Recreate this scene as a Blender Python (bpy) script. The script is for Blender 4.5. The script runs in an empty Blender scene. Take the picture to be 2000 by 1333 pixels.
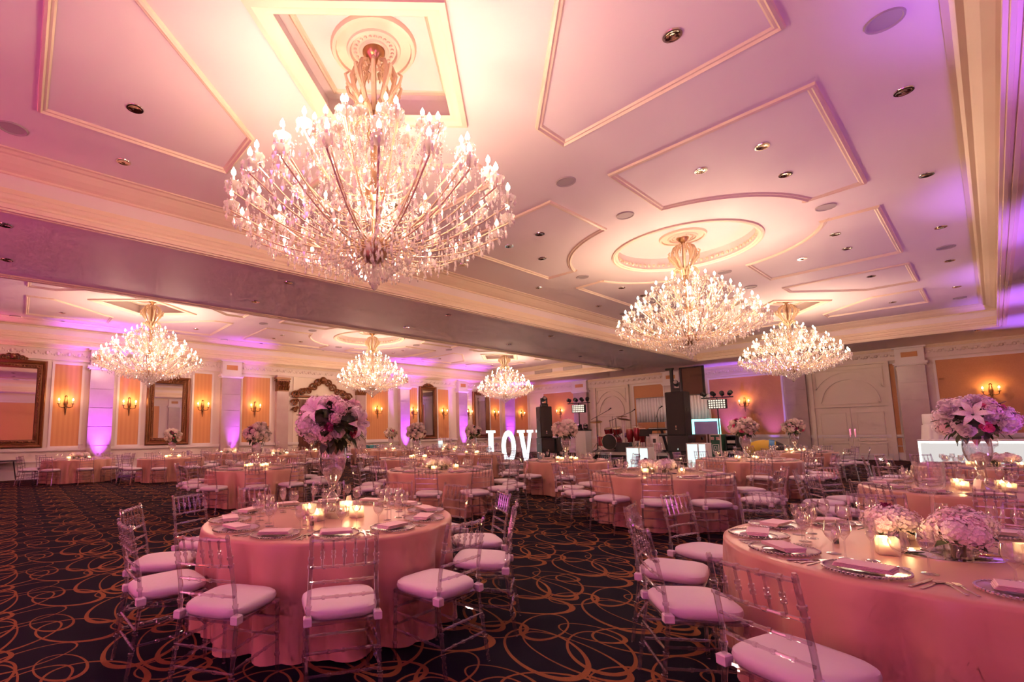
import bpy, bmesh, math, random
from mathutils import Vector, Matrix
rnd = random.Random(7)
PI = math.pi
sin, cos, rad = math.sin, math.cos, math.radians
SC = bpy.context.scene
COL = SC.collection

# ------------------------------------------------------------------ camera
YAW, PITCH, ROLL = rad(49.7), rad(6.01), rad(-0.79)
FPX, PPX, PPY, HC = 937.0, 830.7, 749.5, 1.47
_cy, _sy, _cp, _sp = cos(YAW), sin(YAW), cos(PITCH), sin(PITCH)
_F = Vector((-_sy*_cp, _cy*_cp, _sp)); _r = Vector((_cy, _sy, 0)); _u = _r.cross(_F)
CR = cos(ROLL)*_r + sin(ROLL)*_u
CU = -sin(ROLL)*_r + cos(ROLL)*_u
CF = _F
CAM = Vector((0, 0, HC))
cam_data = bpy.data.cameras.new('camera')
cam_data.sensor_width = 36.0
cam_data.lens = FPX/2000*36
cam_data.shift_x = (1000-PPX)/2000
cam_data.shift_y = (PPY-666.5)/2000
cam_data.clip_start = 0.05
cam = bpy.data.objects.new('camera', cam_data); COL.objects.link(cam)
m = Matrix((CR, CU, -CF)).transposed().to_4x4(); m.translation = CAM
cam.matrix_world = m
SC.camera = cam
def ray(x, y): return CR*((x-PPX)/FPX) - CU*((y-PPY)/FPX) + CF
def at_z(x, y, z): d = ray(x, y); return CAM + d*((z-HC)/d.z)
def at_x(x, y, X): d = ray(x, y); return CAM + d*(X/d.x)
def at_y(x, y, Y): d = ray(x, y); return CAM + d*(Y/d.y)

# ------------------------------------------------------------------ world, exposure, render options
w = bpy.data.worlds.new('world'); SC.world = w; w.use_nodes = True
w.node_tree.nodes['Background'].inputs[0].default_value = (0.9, 0.55, 0.5, 1)
w.node_tree.nodes['Background'].inputs[1].default_value = 0.02
SC.view_settings.view_transform = 'Standard'
SC.view_settings.look = 'None'
SC.view_settings.exposure = 0.58
SC.view_settings.gamma = 1.0
SC.view_settings.use_curve_mapping = False
cy = SC.cycles
cy.use_denoising = True
cy.max_bounces = 6; cy.diffuse_bounces = 4; cy.glossy_bounces = 2
cy.transmission_bounces = 4; cy.transparent_max_bounces = 24
cy.caustics_reflective = False; cy.caustics_refractive = False
cy.sample_clamp_indirect = 4.0
cy.use_adaptive_sampling = True; cy.adaptive_threshold = 0.09; cy.adaptive_min_samples = 12

CHANDELIER_W = 56.0
UPLIGHT_W = 620.0
PURPLE = (0.46, 0.06, 1.0)
MAGENTA = (1.0, 0.13, 0.60)
WARM = (1.0, 0.60, 0.42)

# ------------------------------------------------------------------ mesh builder
class MB:
    def __init__(s): s.v = []; s.f = []; s.mi = []; s.cur = 0
    def add(s, vs, fs):
        b = len(s.v); s.v += [tuple(p) for p in vs]
        for f in fs: s.f.append([b+i for i in f]); s.mi.append(s.cur)
        return s
    def box(s, x0, x1, y0, y1, z0, z1):
        return s.add([(x0,y0,z0),(x1,y0,z0),(x1,y1,z0),(x0,y1,z0),(x0,y0,z1),(x1,y0,z1),(x1,y1,z1),(x0,y1,z1)],
                     [(0,3,2,1),(4,5,6,7),(0,1,5,4),(1,2,6,5),(2,3,7,6),(3,0,4,7)])
    def cbox(s, cx, cy, cz, sx, sy, sz): return s.box(cx-sx/2,cx+sx/2,cy-sy/2,cy+sy/2,cz-sz/2,cz+sz/2)
    def bevbox(s, x0, x1, y0, y1, z0, z1, b):
        P = []
        for z, i in ((z0, b), (z0+b, 0), (z1-b, 0), (z1, b)):
            P.append([(x0+i,y0+i,z),(x1-i,y0+i,z),(x1-i,y1-i,z),(x0+i,y1-i,z)])
        vs = sum(P, []); fs = [(3,2,1,0),(12,13,14,15)]
        for k in range(3):
            for j in range(4): a = k*4+j; c = k*4+(j+1) % 4; fs.append((a, c, c+4, a+4))
        return s.add(vs, fs)
    def tube(s, path, r, n=8, cap=True):
        path = [Vector(p) for p in path]
        rs = r if isinstance(r, (list, tuple)) else [r]*len(path)
        vs = []; up = None
        for i, p in enumerate(path):
            t = (path[min(i+1, len(path)-1)]-path[max(i-1, 0)])
            if t.length < 1e-9: t = Vector((0,0,1))
            t.normalize()
            if up is None:
                up = Vector((0,0,1)) if abs(t.z) < .9 else Vector((1,0,0))
            a = up - t*up.dot(t)
            if a.length < 1e-6: a = t.orthogonal()
            a.normalize(); up = a; b = t.cross(a)
            for k in range(n):
                q = 2*PI*k/n; vs.append(p + (a*cos(q)+b*sin(q))*rs[i])
        fs = []
        for i in range(len(path)-1):
            for k in range(n): fs.append((i*n+k, i*n+(k+1)%n, (i+1)*n+(k+1)%n, (i+1)*n+k))
        if cap: fs.append(tuple(reversed(range(n)))); fs.append(tuple((len(path)-1)*n+k for k in range(n)))
        return s.add(vs, fs)
    def lathe(s, prof, n=16, c=(0,0,0), sx=1, sy=1):
        vs = []; idx = []
        for r, z in prof:
            if r < 1e-6: idx.append([len(vs)]*n); vs.append((c[0], c[1], c[2]+z))
            else:
                idx.append([len(vs)+k for k in range(n)])
                for k in range(n): vs.append((c[0]+r*cos(2*PI*k/n)*sx, c[1]+r*sin(2*PI*k/n)*sy, c[2]+z))
        fs = []
        for i in range(len(prof)-1):
            for k in range(n):
                q = [idx[i][k], idx[i][(k+1)%n], idx[i+1][(k+1)%n], idx[i+1][k]]
                u = []
                for t in q:
                    if t not in u: u.append(t)
                if len(u) > 2: fs.append(tuple(u))
        return s.add(vs, fs)
    def ball(s, c, r, n=10, m=6, sz=1.0):
        return s.lathe([(r*sin(PI*i/m), -r*cos(PI*i/m)*sz) for i in range(m+1)], n, c)
    def prism(s, poly, z0, z1):
        n = len(poly)
        vs = [(x,y,z0) for x,y in poly]+[(x,y,z1) for x,y in poly]
        return s.add(vs, [tuple(reversed(range(n))), tuple(range(n,2*n))]+[(i,(i+1)%n,n+(i+1)%n,n+i) for i in range(n)])
    def xf(s, M, start=0):
        for i in range(start, len(s.v)): s.v[i] = tuple(M @ Vector(s.v[i]))
        return s
    def mesh(s, name, mats, smooth=False, fix=True):
        me = bpy.data.meshes.new(name)
        me.from_pydata([tuple(p) for p in s.v], [], s.f)
        for m_ in (mats if isinstance(mats, (list, tuple)) else [mats]): me.materials.append(m_)
        me.polygons.foreach_set('material_index', s.mi)
        if fix:
            bm = bmesh.new(); bm.from_mesh(me); bmesh.ops.recalc_face_normals(bm, faces=bm.faces); bm.to_mesh(me); bm.free()
        if smooth:
            me.polygons.foreach_set('use_smooth', [True]*len(me.polygons))
            if smooth != 'all':
                try: me.set_sharp_from_angle(angle=rad(40))
                except Exception: pass
        me.update()
        return me

def ob(name, me, parent=None, loc=(0,0,0), rz=0.0, scale=None, rot=None):
    if isinstance(me, MB): raise TypeError
    o = bpy.data.objects.new(name, me); COL.objects.link(o)
    o.location = loc; o.rotation_euler = rot if rot else (0,0,rz)
    if scale: o.scale = scale if isinstance(scale,(tuple,list)) else (scale,)*3
    if parent: o.parent = parent
    return o
def tag(o, label, cat, group=None):
    o['label'] = label; o['category'] = cat
    if group: o['group'] = group
    return o
def thing(name, label, cat, loc=(0,0,0), rz=0.0, group=None, scale=None):
    return tag(ob(name, None, None, loc, rz, scale), label, cat, group)
def struct(name, me, label=None):
    o = ob(name, me); o['kind'] = 'structure'
    if label: o['label'] = label
    return o

# ------------------------------------------------------------------ materials
def newmat(name):
    mt = bpy.data.materials.new(name); mt.use_nodes = True
    nt = mt.node_tree; return mt, nt, nt.nodes['Principled BSDF']
def pb(name, col, rough=.5, metal=0.0, noise=None, bump=0.0, nscale=8.0, spec=None, sheen=0, coat=0):
    mt, nt, b = newmat(name)
    b.inputs['Base Color'].default_value = (*col, 1); b.inputs['Roughness'].default_value = rough
    b.inputs['Metallic'].default_value = metal
    if spec is not None: b.inputs['Specular IOR Level'].default_value = spec
    if sheen: b.inputs['Sheen Weight'].default_value = sheen
    if coat: b.inputs['Coat Weight'].default_value = coat
    if noise or bump:
        tc = nt.nodes.new('ShaderNodeTexCoord'); nz = nt.nodes.new('ShaderNodeTexNoise')
        nz.inputs['Scale'].default_value = nscale; nz.inputs['Detail'].default_value = 4
        nt.links.new(tc.outputs['Object'], nz.inputs['Vector'])
        if noise:
            mx = nt.nodes.new('ShaderNodeMix'); mx.data_type = 'RGBA'
            mx.inputs['A'].default_value = (*col, 1); mx.inputs['B'].default_value = (*noise, 1)
            nt.links.new(nz.outputs['Fac'], mx.inputs['Factor']); nt.links.new(mx.outputs['Result'], b.inputs['Base Color'])
        if bump:
            bp = nt.nodes.new('ShaderNodeBump'); bp.inputs['Strength'].default_value = bump; bp.inputs['Distance'].default_value = .01
            nt.links.new(nz.outputs['Fac'], bp.inputs['Height']); nt.links.new(bp.outputs['Normal'], b.inputs['Normal'])
    return mt
def emis(name, col, st, sample=False):
    mt = bpy.data.materials.new(name); mt.use_nodes = True; nt = mt.node_tree
    nt.nodes.clear(); o = nt.nodes.new('ShaderNodeOutputMaterial'); e = nt.nodes.new('ShaderNodeEmission')
    e.inputs[0].default_value = (*col, 1); e.inputs[1].default_value = st
    nt.links.new(e.outputs[0], o.inputs[0])
    if not sample: mt.cycles.emission_sampling = 'NONE'
    return mt
def clear(name, tint=(1,1,1), white=.08, edge=.75, base=.05, rough=.04, gcol=(1,1,1)):
    """clear acrylic / glass / crystal: see-through body, reflective edge, faint milky body"""
    mt = bpy.data.materials.new(name); mt.use_nodes = True; nt = mt.node_tree; nt.nodes.clear()
    N = nt.nodes.new; L = nt.links.new
    o = N('ShaderNodeOutputMaterial'); tr = N('ShaderNodeBsdfTransparent'); gl = N('ShaderNodeBsdfGlossy'); df = N('ShaderNodeBsdfTranslucent'); d2 = N('ShaderNodeBsdfDiffuse')
    tr.inputs[0].default_value = (*tint, 1); gl.inputs['Roughness'].default_value = rough; gl.inputs[0].default_value = (*gcol, 1)
    df.inputs[0].default_value = (.95,.91,.87,1); d2.inputs[0].default_value = (.95,.91,.87,1)
    lw = N('ShaderNodeLayerWeight'); lw.inputs[0].default_value = .5
    pw = N('ShaderNodeMath'); pw.operation = 'POWER'; pw.inputs[1].default_value = 2.2
    ma = N('ShaderNodeMath'); ma.operation = 'MULTIPLY_ADD'; ma.inputs[1].default_value = edge; ma.inputs[2].default_value = base
    L(lw.outputs['Facing'], pw.inputs[0]); L(pw.outputs[0], ma.inputs[0])
    m1 = N('ShaderNodeMixShader'); L(ma.outputs[0], m1.inputs[0]); L(tr.outputs[0], m1.inputs[1]); L(gl.outputs[0], m1.inputs[2])
    m3 = N('ShaderNodeMixShader'); m3.inputs[0].default_value = .5; L(df.outputs[0], m3.inputs[1]); L(d2.outputs[0], m3.inputs[2])
    m2 = N('ShaderNodeMixShader'); m2.inputs[0].default_value = white; L(m1.outputs[0], m2.inputs[1]); L(m3.outputs[0], m2.inputs[2])
    L(m2.outputs[0], o.inputs[0])
    return mt
def petal(name, c1, c2):
    mt, nt, b = newmat(name)
    g = nt.nodes.new('ShaderNodeTexNoise'); g.inputs['Scale'].default_value = 18
    tc = nt.nodes.new('ShaderNodeTexCoord'); nt.links.new(tc.outputs['Object'], g.inputs['Vector'])
    cr = nt.nodes.new('ShaderNodeValToRGB'); cr.color_ramp.elements[0].position = .38; cr.color_ramp.elements[1].position = .62
    cr.color_ramp.elements[0].color = (*c1,1); cr.color_ramp.elements[1].color = (*c2,1)
    nt.links.new(g.outputs['Fac'], cr.inputs[0]); nt.links.new(cr.outputs[0], b.inputs['Base Color'])
    b.inputs['Roughness'].default_value = .6; b.inputs['Sheen Weight'].default_value = .2
    return mt
def stripes(name, c1, c2, period, axis):
    mt, nt, b = newmat(name); N = nt.nodes.new; L = nt.links.new
    ge = N('ShaderNodeNewGeometry'); sp = N('ShaderNodeSeparateXYZ'); L(ge.outputs['Position'], sp.inputs[0])
    a = N('ShaderNodeMath'); a.operation = 'MULTIPLY'; a.inputs[1].default_value = 2*PI/period; L(sp.outputs[axis], a.inputs[0])
    s_ = N('ShaderNodeMath'); s_.operation = 'SINE'; L(a.outputs[0], s_.inputs[0])
    cr = N('ShaderNodeValToRGB'); cr.color_ramp.elements[0].position = .4; cr.color_ramp.elements[1].position = .6
    cr.color_ramp.elements[0].color = (*c1,1); cr.color_ramp.elements[1].color = (*c2,1)
    ad = N('ShaderNodeMath'); ad.operation = 'MULTIPLY_ADD'; ad.inputs[1].default_value = .5; ad.inputs[2].default_value = .5
    L(s_.outputs[0], ad.inputs[0]); L(ad.outputs[0], cr.inputs[0]); L(cr.outputs[0], b.inputs['Base Color'])
    b.inputs['Roughness'].default_value = .55
    return mt
def carpet_mat():
    mt, nt, b = newmat('swirl_carpet'); N = nt.nodes.new; L = nt.links.new
    ge = N('ShaderNodeNewGeometry')
    T = 1.0
    lay = [  # offset x, y, rotation deg, semi axes a, b, line width
        (.10,.20, 28,.38,.24,.045), (.72,.55,-32,.35,.21,.048), (.35,.85, 75,.27,.16,.048),
        (.95,.10,  8,.42,.18,.038), (.55,.15,-60,.22,.15,.052), (.05,.70,-12,.24,.13,.050), (.85,.92, 48,.32,.21,.045)]
    acc = None
    for ox, oy, an, a, bb, wd in lay:
        ad = N('ShaderNodeVectorMath'); ad.operation = 'ADD'; ad.inputs[1].default_value = (ox*T, oy*T, 0); L(ge.outputs['Position'], ad.inputs[0])
        wr = N('ShaderNodeVectorMath'); wr.operation = 'WRAP'; wr.inputs[1].default_value = (-T/2,-T/2,-9); wr.inputs[2].default_value = (T/2,T/2,9); L(ad.outputs[0], wr.inputs[0])
        ro = N('ShaderNodeVectorRotate'); ro.rotation_type = 'Z_AXIS'; ro.inputs['Angle'].default_value = rad(an); L(wr.outputs[0], ro.inputs['Vector'])
        sc = N('ShaderNodeVectorMath'); sc.operation = 'MULTIPLY'; sc.inputs[1].default_value = (1/a, 1/bb, 0); L(ro.outputs[0], sc.inputs[0])
        ln = N('ShaderNodeVectorMath'); ln.operation = 'LENGTH'; L(sc.outputs[0], ln.inputs[0])
        sb = N('ShaderNodeMath'); sb.operation = 'SUBTRACT'; sb.inputs[1].default_value = 1; L(ln.outputs['Value'], sb.inputs[0])
        ab = N('ShaderNodeMath'); ab.operation = 'ABSOLUTE'; L(sb.outputs[0], ab.inputs[0])
        sx = N('ShaderNodeSeparateXYZ'); L(sc.outputs[0], sx.inputs[0])
        wv = N('ShaderNodeMath'); wv.operation = 'MULTIPLY_ADD'; wv.inputs[1].default_value = wd*.5; wv.inputs[2].default_value = wd*1.05; L(sx.outputs[0], wv.inputs[0])
        lt = N('ShaderNodeMath'); lt.operation = 'LESS_THAN'; L(ab.outputs[0], lt.inputs[0]); L(wv.outputs[0], lt.inputs[1])
        if acc is None: acc = lt
        else:
            mx = N('ShaderNodeMath'); mx.operation = 'MAXIMUM'; L(acc.outputs[0], mx.inputs[0]); L(lt.outputs[0], mx.inputs[1]); acc = mx
    nz = N('ShaderNodeTexNoise'); nz.inputs['Scale'].default_value = 160; L(ge.outputs['Position'], nz.inputs['Vector'])
    mix = N('ShaderNodeMix'); mix.data_type = 'RGBA'; mix.inputs['A'].default_value = (.010,.010,.020,1); mix.inputs['B'].default_value = (.32,.125,.050,1)
    L(acc.outputs[0], mix.inputs['Factor'])
    m2 = N('ShaderNodeMix'); m2.data_type = 'RGBA'; m2.blend_type = 'MULTIPLY'; m2.inputs['Factor'].default_value = .6
    L(mix.outputs['Result'], m2.inputs['A']); L(nz.outputs['Fac'], m2.inputs['B']); L(m2.outputs['Result'], b.inputs['Base Color'])
    bp = N('ShaderNodeBump'); bp.inputs['Strength'].default_value = .4; bp.inputs['Distance'].default_value = .004
    L(nz.outputs['Fac'], bp.inputs['Height']); L(bp.outputs['Normal'], b.inputs['Normal'])
    b.inputs['Roughness'].default_value = .95; b.inputs['Specular IOR Level'].default_value = .1
    return mt

M_carpet = carpet_mat()
M_ceil = pb('ceiling_paint', (.84,.74,.72), .6)
M_crown = pb('cream_plaster', (.86,.72,.55), .45)
M_wallp = pb('cream_wall_paint', (.82,.72,.66), .5)
M_trimw = pb('white_trim_paint', (.86,.80,.78), .4)
M_door = pb('cream_door_paint', (.84,.74,.62), .4)
M_orange = stripes('striped_orange_fabric', (.72,.36,.15), (.68,.325,.13), .16, 'Y')
M_orange2 = pb('gold_orange_wallpaper', (.72,.36,.15), .55, noise=(.60,.27,.10), nscale=30)
M_marble = pb('rose_marble', (.60,.47,.45), .22, noise=(.47,.34,.33), nscale=2.6)
M_gold = pb('antique_gold_wood', (.26,.10,.03), .35, .25, noise=(.15,.05,.015), nscale=14, bump=.3)
M_mirror = pb('mirror_glass', (.86,.86,.86), .02, 1.0)
M_darkwood = pb('dark_red_wood', (.16,.045,.025), .35, noise=(.10,.025,.015), nscale=6)
M_bronze = pb('bronze', (.20,.11,.05), .35, .8)
M_brass = pb('brass', (.60,.36,.16), .3, .9)
M_bulb = emis('bulb_glow', (1.0,.80,.52), 34.0)
M_sbulb = emis('sconce_bulb_glow', (1.0,.62,.25), 16.0)
M_candleglow = emis('flame_glow', (1.0,.66,.28), 30.0)
M_acrylic = clear('clear_acrylic', (.86,.81,.87), white=.05, edge=.90, base=.13, rough=.04)
M_glass = clear('clear_glass', (.97,.96,.97), white=.04, edge=.90, base=.08, rough=.02)
M_crystal = clear('crystal', (.97,.93,.92), white=.30, edge=.55, base=.30, rough=.03)
M_crystalarm = pb('amber_glass_arm', (.74,.56,.36), .18, 0.0, coat=.5)
M_cushion = pb('white_cushion_fabric', (.70,.62,.66), .6, sheen=.1, bump=.15, nscale=25)
M_cloth = pb('champagne_satin', (.60,.33,.24), .34, noise=(.55,.29,.21), nscale=4, sheen=.15)
M_napkin = pb('blush_napkin', (.80,.60,.60), .65)
M_silver = pb('polished_cutlery', (.72,.66,.64), .22, 1.0)
M_wax = pb('white_wax', (.95,.85,.70), .5)
M_card = pb('card_stock', (.90,.74,.70), .6)
M_pBlush = petal('blush_petal', (.78,.46,.52), (.95,.84,.84))
M_pCream = petal('cream_petal', (.80,.64,.54), (.94,.88,.80))
M_pHot = petal('hot_pink_petal', (.70,.03,.16), (.85,.22,.38))
M_pWhite = petal('white_petal', (.86,.72,.74), (.96,.93,.93))
M_pPlum = petal('plum_petal', (.22,.02,.08), (.45,.06,.18))
M_leaf = pb('dark_leaf', (.035,.065,.022), .5, noise=(.06,.09,.03), nscale=10)
M_black = pb('black_cabinet', (.018,.014,.015), .5)
M_black2 = pb('black_metal', (.03,.028,.03), .35, .5)
M_grill = pb('dark_grille', (.035,.026,.024), .7)
M_chrome = pb('chrome', (.75,.72,.70), .12, 1.0)
M_redlac = pb('red_drum_lacquer', (.32,.02,.03), .2, .2, coat=.6)
M_drumskin = pb('drum_skin', (.80,.60,.45), .5)
M_whiteglow = emis('white_lightbox', (.80,1.0,.93), .80, True)
M_teal = emis('turquoise_strip', (.25,1.0,.85), 2.2, True)
M_letter = emis('letter_glow', (.86,1.0,.97), 1.5, True)
M_barglow = emis('bar_front_glow', (1.0,.93,.90), .50, True)
M_barline = emis('bar_edge_glow', (1.0,.97,.88), 2.2, True)
M_whitelam = pb('white_laminate', (.85,.83,.82), .3)
M_vent = pb('vent_metal', (.50,.44,.40), .4, .3)
M_hole = pb('dark_recess', (.02,.02,.02), .8)
M_caninner = pb('downlight_reflector', (.70,.55,.42), .12, 1.0)
M_drape = pb('white_sheer_drape', (.90,.86,.90), .6)
M_stage = pb('stage_deck', (.12,.10,.10), .6)
M_brownpanel = pb('brown_panel', (.16,.07,.045), .6)
M_green = pb('green_case_panel', (.03,.12,.08), .45)
M_alu = pb('aluminium', (.62,.58,.56), .35, .9)
M_yellow = pb('yellow_fabric', (.55,.36,.04), .6)
M_blue = pb('blue_band', (.03,.18,.42), .5)
M_tealbox = pb('teal_paper', (.05,.28,.30), .5)
M_cake = pb('white_linen', (.84,.80,.80), .6)
M_bluepanel = pb('violet_screen', (.35,.30,.70), .5)

# ------------------------------------------------------------------ room shell
XL, XR, YB, YE, HS, HT = -23.2, 3.0, -7.0, 30.3, 5.05, 5.85
struct('floor', MB().box(XL-.3, XR+.3, YB-.3, YE+.3, -.2, 0).mesh('floor', M_carpet))
T1R = (-9.55, .38, -4.0, 26.4); T2R = (-22.5, -13.8, -4.0, 26.4)
c = MB()
for x0, x1, y0, y1 in ((XL-.3, T2R[0]-.12, YB-.3, YE+.3), (T2R[1]+.12, T1R[0]-.12, YB-.3, YE+.3), (T1R[1]+.12, XR+.3, YB-.3, YE+.3),
                       (T2R[0]-.12, T2R[1]+.12, YB-.3, -4.12), (T2R[0]-.12, T2R[1]+.12, 26.52, YE+.3),
                       (T1R[0]-.12, T1R[1]+.12, YB-.3, -4.12), (T1R[0]-.12, T1R[1]+.12, 26.52, YE+.3)):
    c.box(x0, x1, y0, y1, HS, HS+1.6)
ceiling = struct('ceiling', c.mesh('ceiling', M_ceil))

def rect_loop(prof, R):
    """sweep a profile of (inset, z) round a rectangle"""
    mb = MB(); x0, x1, y0, y1 = R; n = len(prof); vs = []
    for d, z in prof: vs += [(x0+d,y0+d,z),(x1-d,y0+d,z),(x1-d,y1-d,z),(x0+d,y1-d,z)]
    fs = [(i*4+k, i*4+(k+1)%4, (i+1)*4+(k+1)%4, (i+1)*4+k) for i in range(n-1) for k in range(4)]
    return mb.add(vs, fs)
tn = 0
def trim(me, label=None):
    global tn
    tn += 1
    return struct('trim_%d' % tn, me, label)

def poly_offset(P, d):
    n = len(P); out = []
    for i in range(n):
        a, b, c_ = Vector(P[i-1]), Vector(P[i]), Vector(P[(i+1) % n])
        e1 = (b-a).normalized(); e2 = (c_-b).normalized()
        n1 = Vector((-e1.y, e1.x)); n2 = Vector((-e2.y, e2.x))
        k = 1+n1.dot(n2)
        out.append(tuple(b+(n1+n2)*(d/max(k, .25))))
    return out
def moulding(P, z, wdt=.1, h=.05):
    """raised moulding strip along closed polygon P hanging below z"""
    area = sum(P[i-1][0]*P[i][1]-P[i][0]*P[i-1][1] for i in range(len(P)))
    if area < 0: P = P[::-1]
    prof = [(0, 0), (.01, -h*.7), (wdt*.35, -h), (wdt*.55, -h*.45), (wdt*.8, -h*.5), (wdt, 0)]
    rings = [poly_offset(P, d) for d, _ in prof]; n = len(P)
    vs = [(x, y, z+dz) for rg, (_, dz) in zip(rings, prof) for x, y in rg]
    fs = [(i*n+k, i*n+(k+1)%n, (i+1)*n+(k+1)%n, (i+1)*n+k) for i in range(len(prof)-1) for k in range(n)]
    return MB().add(vs, fs)

def tray(R, cx, circ_bays, ZR=6.15, detail=True):
    x0, x1, y0, y1 = R
    fas = -.14
    # fascia wall of the tray
    trim(rect_loop([(fas, HS+.05), (fas, HT+.02)], R).mesh('fascia', M_ceil), 'flat cream fascia of the ceiling tray')
    # lower crown: stepped lip
    prof = [(fas,HS+.36),(-.10,HS+.34),(-.10,HS+.30),(-.06,HS+.285),(-.06,HS+.25),(-.01,HS+.22),(.0,HS+.15),(-.03,HS+.12),(-.03,HS+.08),(.02,HS+.05),(.02,HS-.02),(-.02,HS-.02),(-.025,HS-.05),(-.06,HS-.05),(-.065,HS-.025),(-.10,HS-.025),(-.105,HS-.055),(-.15,HS-.055),(-.16,HS-.03),(-.21,HS-.03),(-.21,HS+.02)]
    trim(rect_loop(prof, R).mesh('lower_crown', M_crown), 'stepped cream crown moulding at the tray lip')
    # upper crown: cove
    prof = [(fas,HT-.24),(-.08,HT-.23),(-.08,HT-.20),(.0,HT-.18),(.10,HT-.13),(.18,HT-.07),(.20,HT-.05),(.26,HT-.05),(.30,HT-.02),(.36,HT-.02),(.36,HT+.01)]
    trim(rect_loop(prof, R).mesh('upper_crown', M_crown), 'cream cove moulding under the raised ceiling')
    # raised ceiling with recesses: built as strips round the openings
    mb = MB(); X0, X1, Y0, Y1 = x0-.2, x1+.2, y0-.2, y1+.2
    N = 48
    def opening(yc, kind):
        if kind == 'circle': return [(cx+1.5*cos(2*PI*k/N), yc+1.5*sin(2*PI*k/N)) for k in range(N)]
        pts = []
        Q = [(1.12,0),(0,1.45),(-1.12,0),(0,-1.45)]
        for i in range(4):
            a, b = Q[i], Q[(i+1)%4]
            for j in range(N//4): t = j/(N//4); pts.append((cx+a[0]*(1-t)+b[0]*t, yc+a[1]*(1-t)+b[1]*t))
        return pts
    cuts = [Y0]+[(circ_bays[i][0]+circ_bays[i+1][0])/2 for i in range(len(circ_bays)-1)]+[Y1]
    for (yc, kind), ya, yb in zip(circ_bays, cuts[:-1], cuts[1:]):
        op = opening(yc, kind)
        out = []
        for px_, py_ in op:   # project radially on the bay rectangle
            dx, dy = px_-cx, py_-yc
            t = min([((X1-cx)/dx if dx > 1e-9 else (X0-cx)/dx if dx < -1e-9 else 1e9), ((yb-yc)/dy if dy > 1e-9 else (ya-yc)/dy if dy < -1e-9 else 1e9)])
            out.append((cx+dx*t, yc+dy*t))
        vs = [(x,y,HT) for x,y in op]+[(x,y,HT) for x,y in out]+[(x,y,ZR) for x,y in op]
        fs = [(k,(k+1)%N,N+(k+1)%N,N+k) for k in range(N)]+[(k,(k+1)%N,2*N+(k+1)%N,2*N+k) for k in range(N)]+[tuple(range(2*N,3*N))]
        mb.add(vs, fs)
        for sx_ in (X0, X1):   # the bay corners
            for sy_ in (ya, yb):
                q = [p for p in out]
                best = sorted(out, key=lambda p: abs(p[0]-sx_)+abs(p[1]-sy_))
                a = min((p for p in out if abs(p[0]-sx_) < 1e-4), key=lambda p: abs(p[1]-sy_), default=None)
                b = min((p for p in out if abs(p[1]-sy_) < 1e-4), key=lambda p: abs(p[0]-sx_), default=None)
                if a and b and a != b: mb.add([(a[0],a[1],HT),(sx_,sy_,HT),(b[0],b[1],HT)], [(0,1,2)])
    mb.box(X0, X1, Y0, Y1, ZR+.02, ZR+.1)
    cc = ob('raised_panel', mb.mesh('raised_ceiling', M_ceil), ceiling)
    # mouldings
    def mold(P, wdt=.1, h=.05, z=HT): trim(moulding(P, z, wdt, h).mesh('moulding', M_crown, True))
    for yc, kind in circ_bays:
        op = opening(yc, kind)
        if kind == 'circle':
            mold([(cx+1.62*cos(2*PI*k/64), yc+1.62*sin(2*PI*k/64)) for k in range(64)], .14, .05)
            o = MB()
            for k in range(72): o.ball((cx+1.49*cos(2*PI*k/72), yc+1.49*sin(2*PI*k/72), HT+.1), .045, 6, 4)
            t = ob('bead_ring', o.mesh('bead_ring', M_crown, True), ceiling); t['kind'] = 'stuff'
        else:
            mold([(cx+a*1.28, yc+b*1.62) for a,b in ((1,0),(0,1),(-1,0),(0,-1))], .22, .06)
            mold([(cx+a*.98, yc+b*1.27) for a,b in ((1,0),(0,1),(-1,0),(0,-1))], .08, .03, ZR)
        for sx_ in (1, -1):
            for sy_ in (1, -1):
                f = lambda a, b: (cx+sx_*a, yc+sy_*b)
                if kind == 'circle':
                    a0, a1 = math.atan2(2.62, .6), math.atan2(.68, 2.52); rr = 2.62
                    P = [f(.58,4.58), f(3.4,4.58), f(3.4,.70), f(2.45,.70)]
                    for k in range(13):
                        q = math.atan2(.70,2.45)+(math.atan2(2.62,.58)-math.atan2(.70,2.45))*k/12
                        P.append(f(2.6*cos(q), 2.6*sin(q)))
                else:
                    P = [f(.58,3.1), f(3.4,3.1), f(3.4,.62), f(2.2,.62), f(.58,2.4)]
                mold(P, .11, .05)
        # medallion
        z = ZR
        md = MB().lathe([(0,-.02),(.12,-.02),(.14,-.05),(.17,-.05),(.18,-.03),(.27,-.03),(.29,-.06),(.32,-.05),(.33,-.025),(.45,-.02),(.46,-.05),(.50,-.045),(.52,-.01),(.52,0)], 40, (cx,yc,z))
        me = ob('ceiling_medallion', md.mesh('medallion', M_crown, True), ceiling)
        pt = MB()
        for k in range(24):
            a = 2*PI*k/24; pt.ball((cx+.225*cos(a), yc+.225*sin(a), z-.03), .022, 6, 4)
        t = ob('petal_ring', pt.mesh('petal_ring', M_crown, True), ceiling); t['kind'] = 'stuff'
BAYS = [(3.05,'diamond'),(12.04,'circle'),(21.0,'diamond')]
tray(T1R, -4.48, BAYS)
tray(T2R, -18.1, BAYS)

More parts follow.
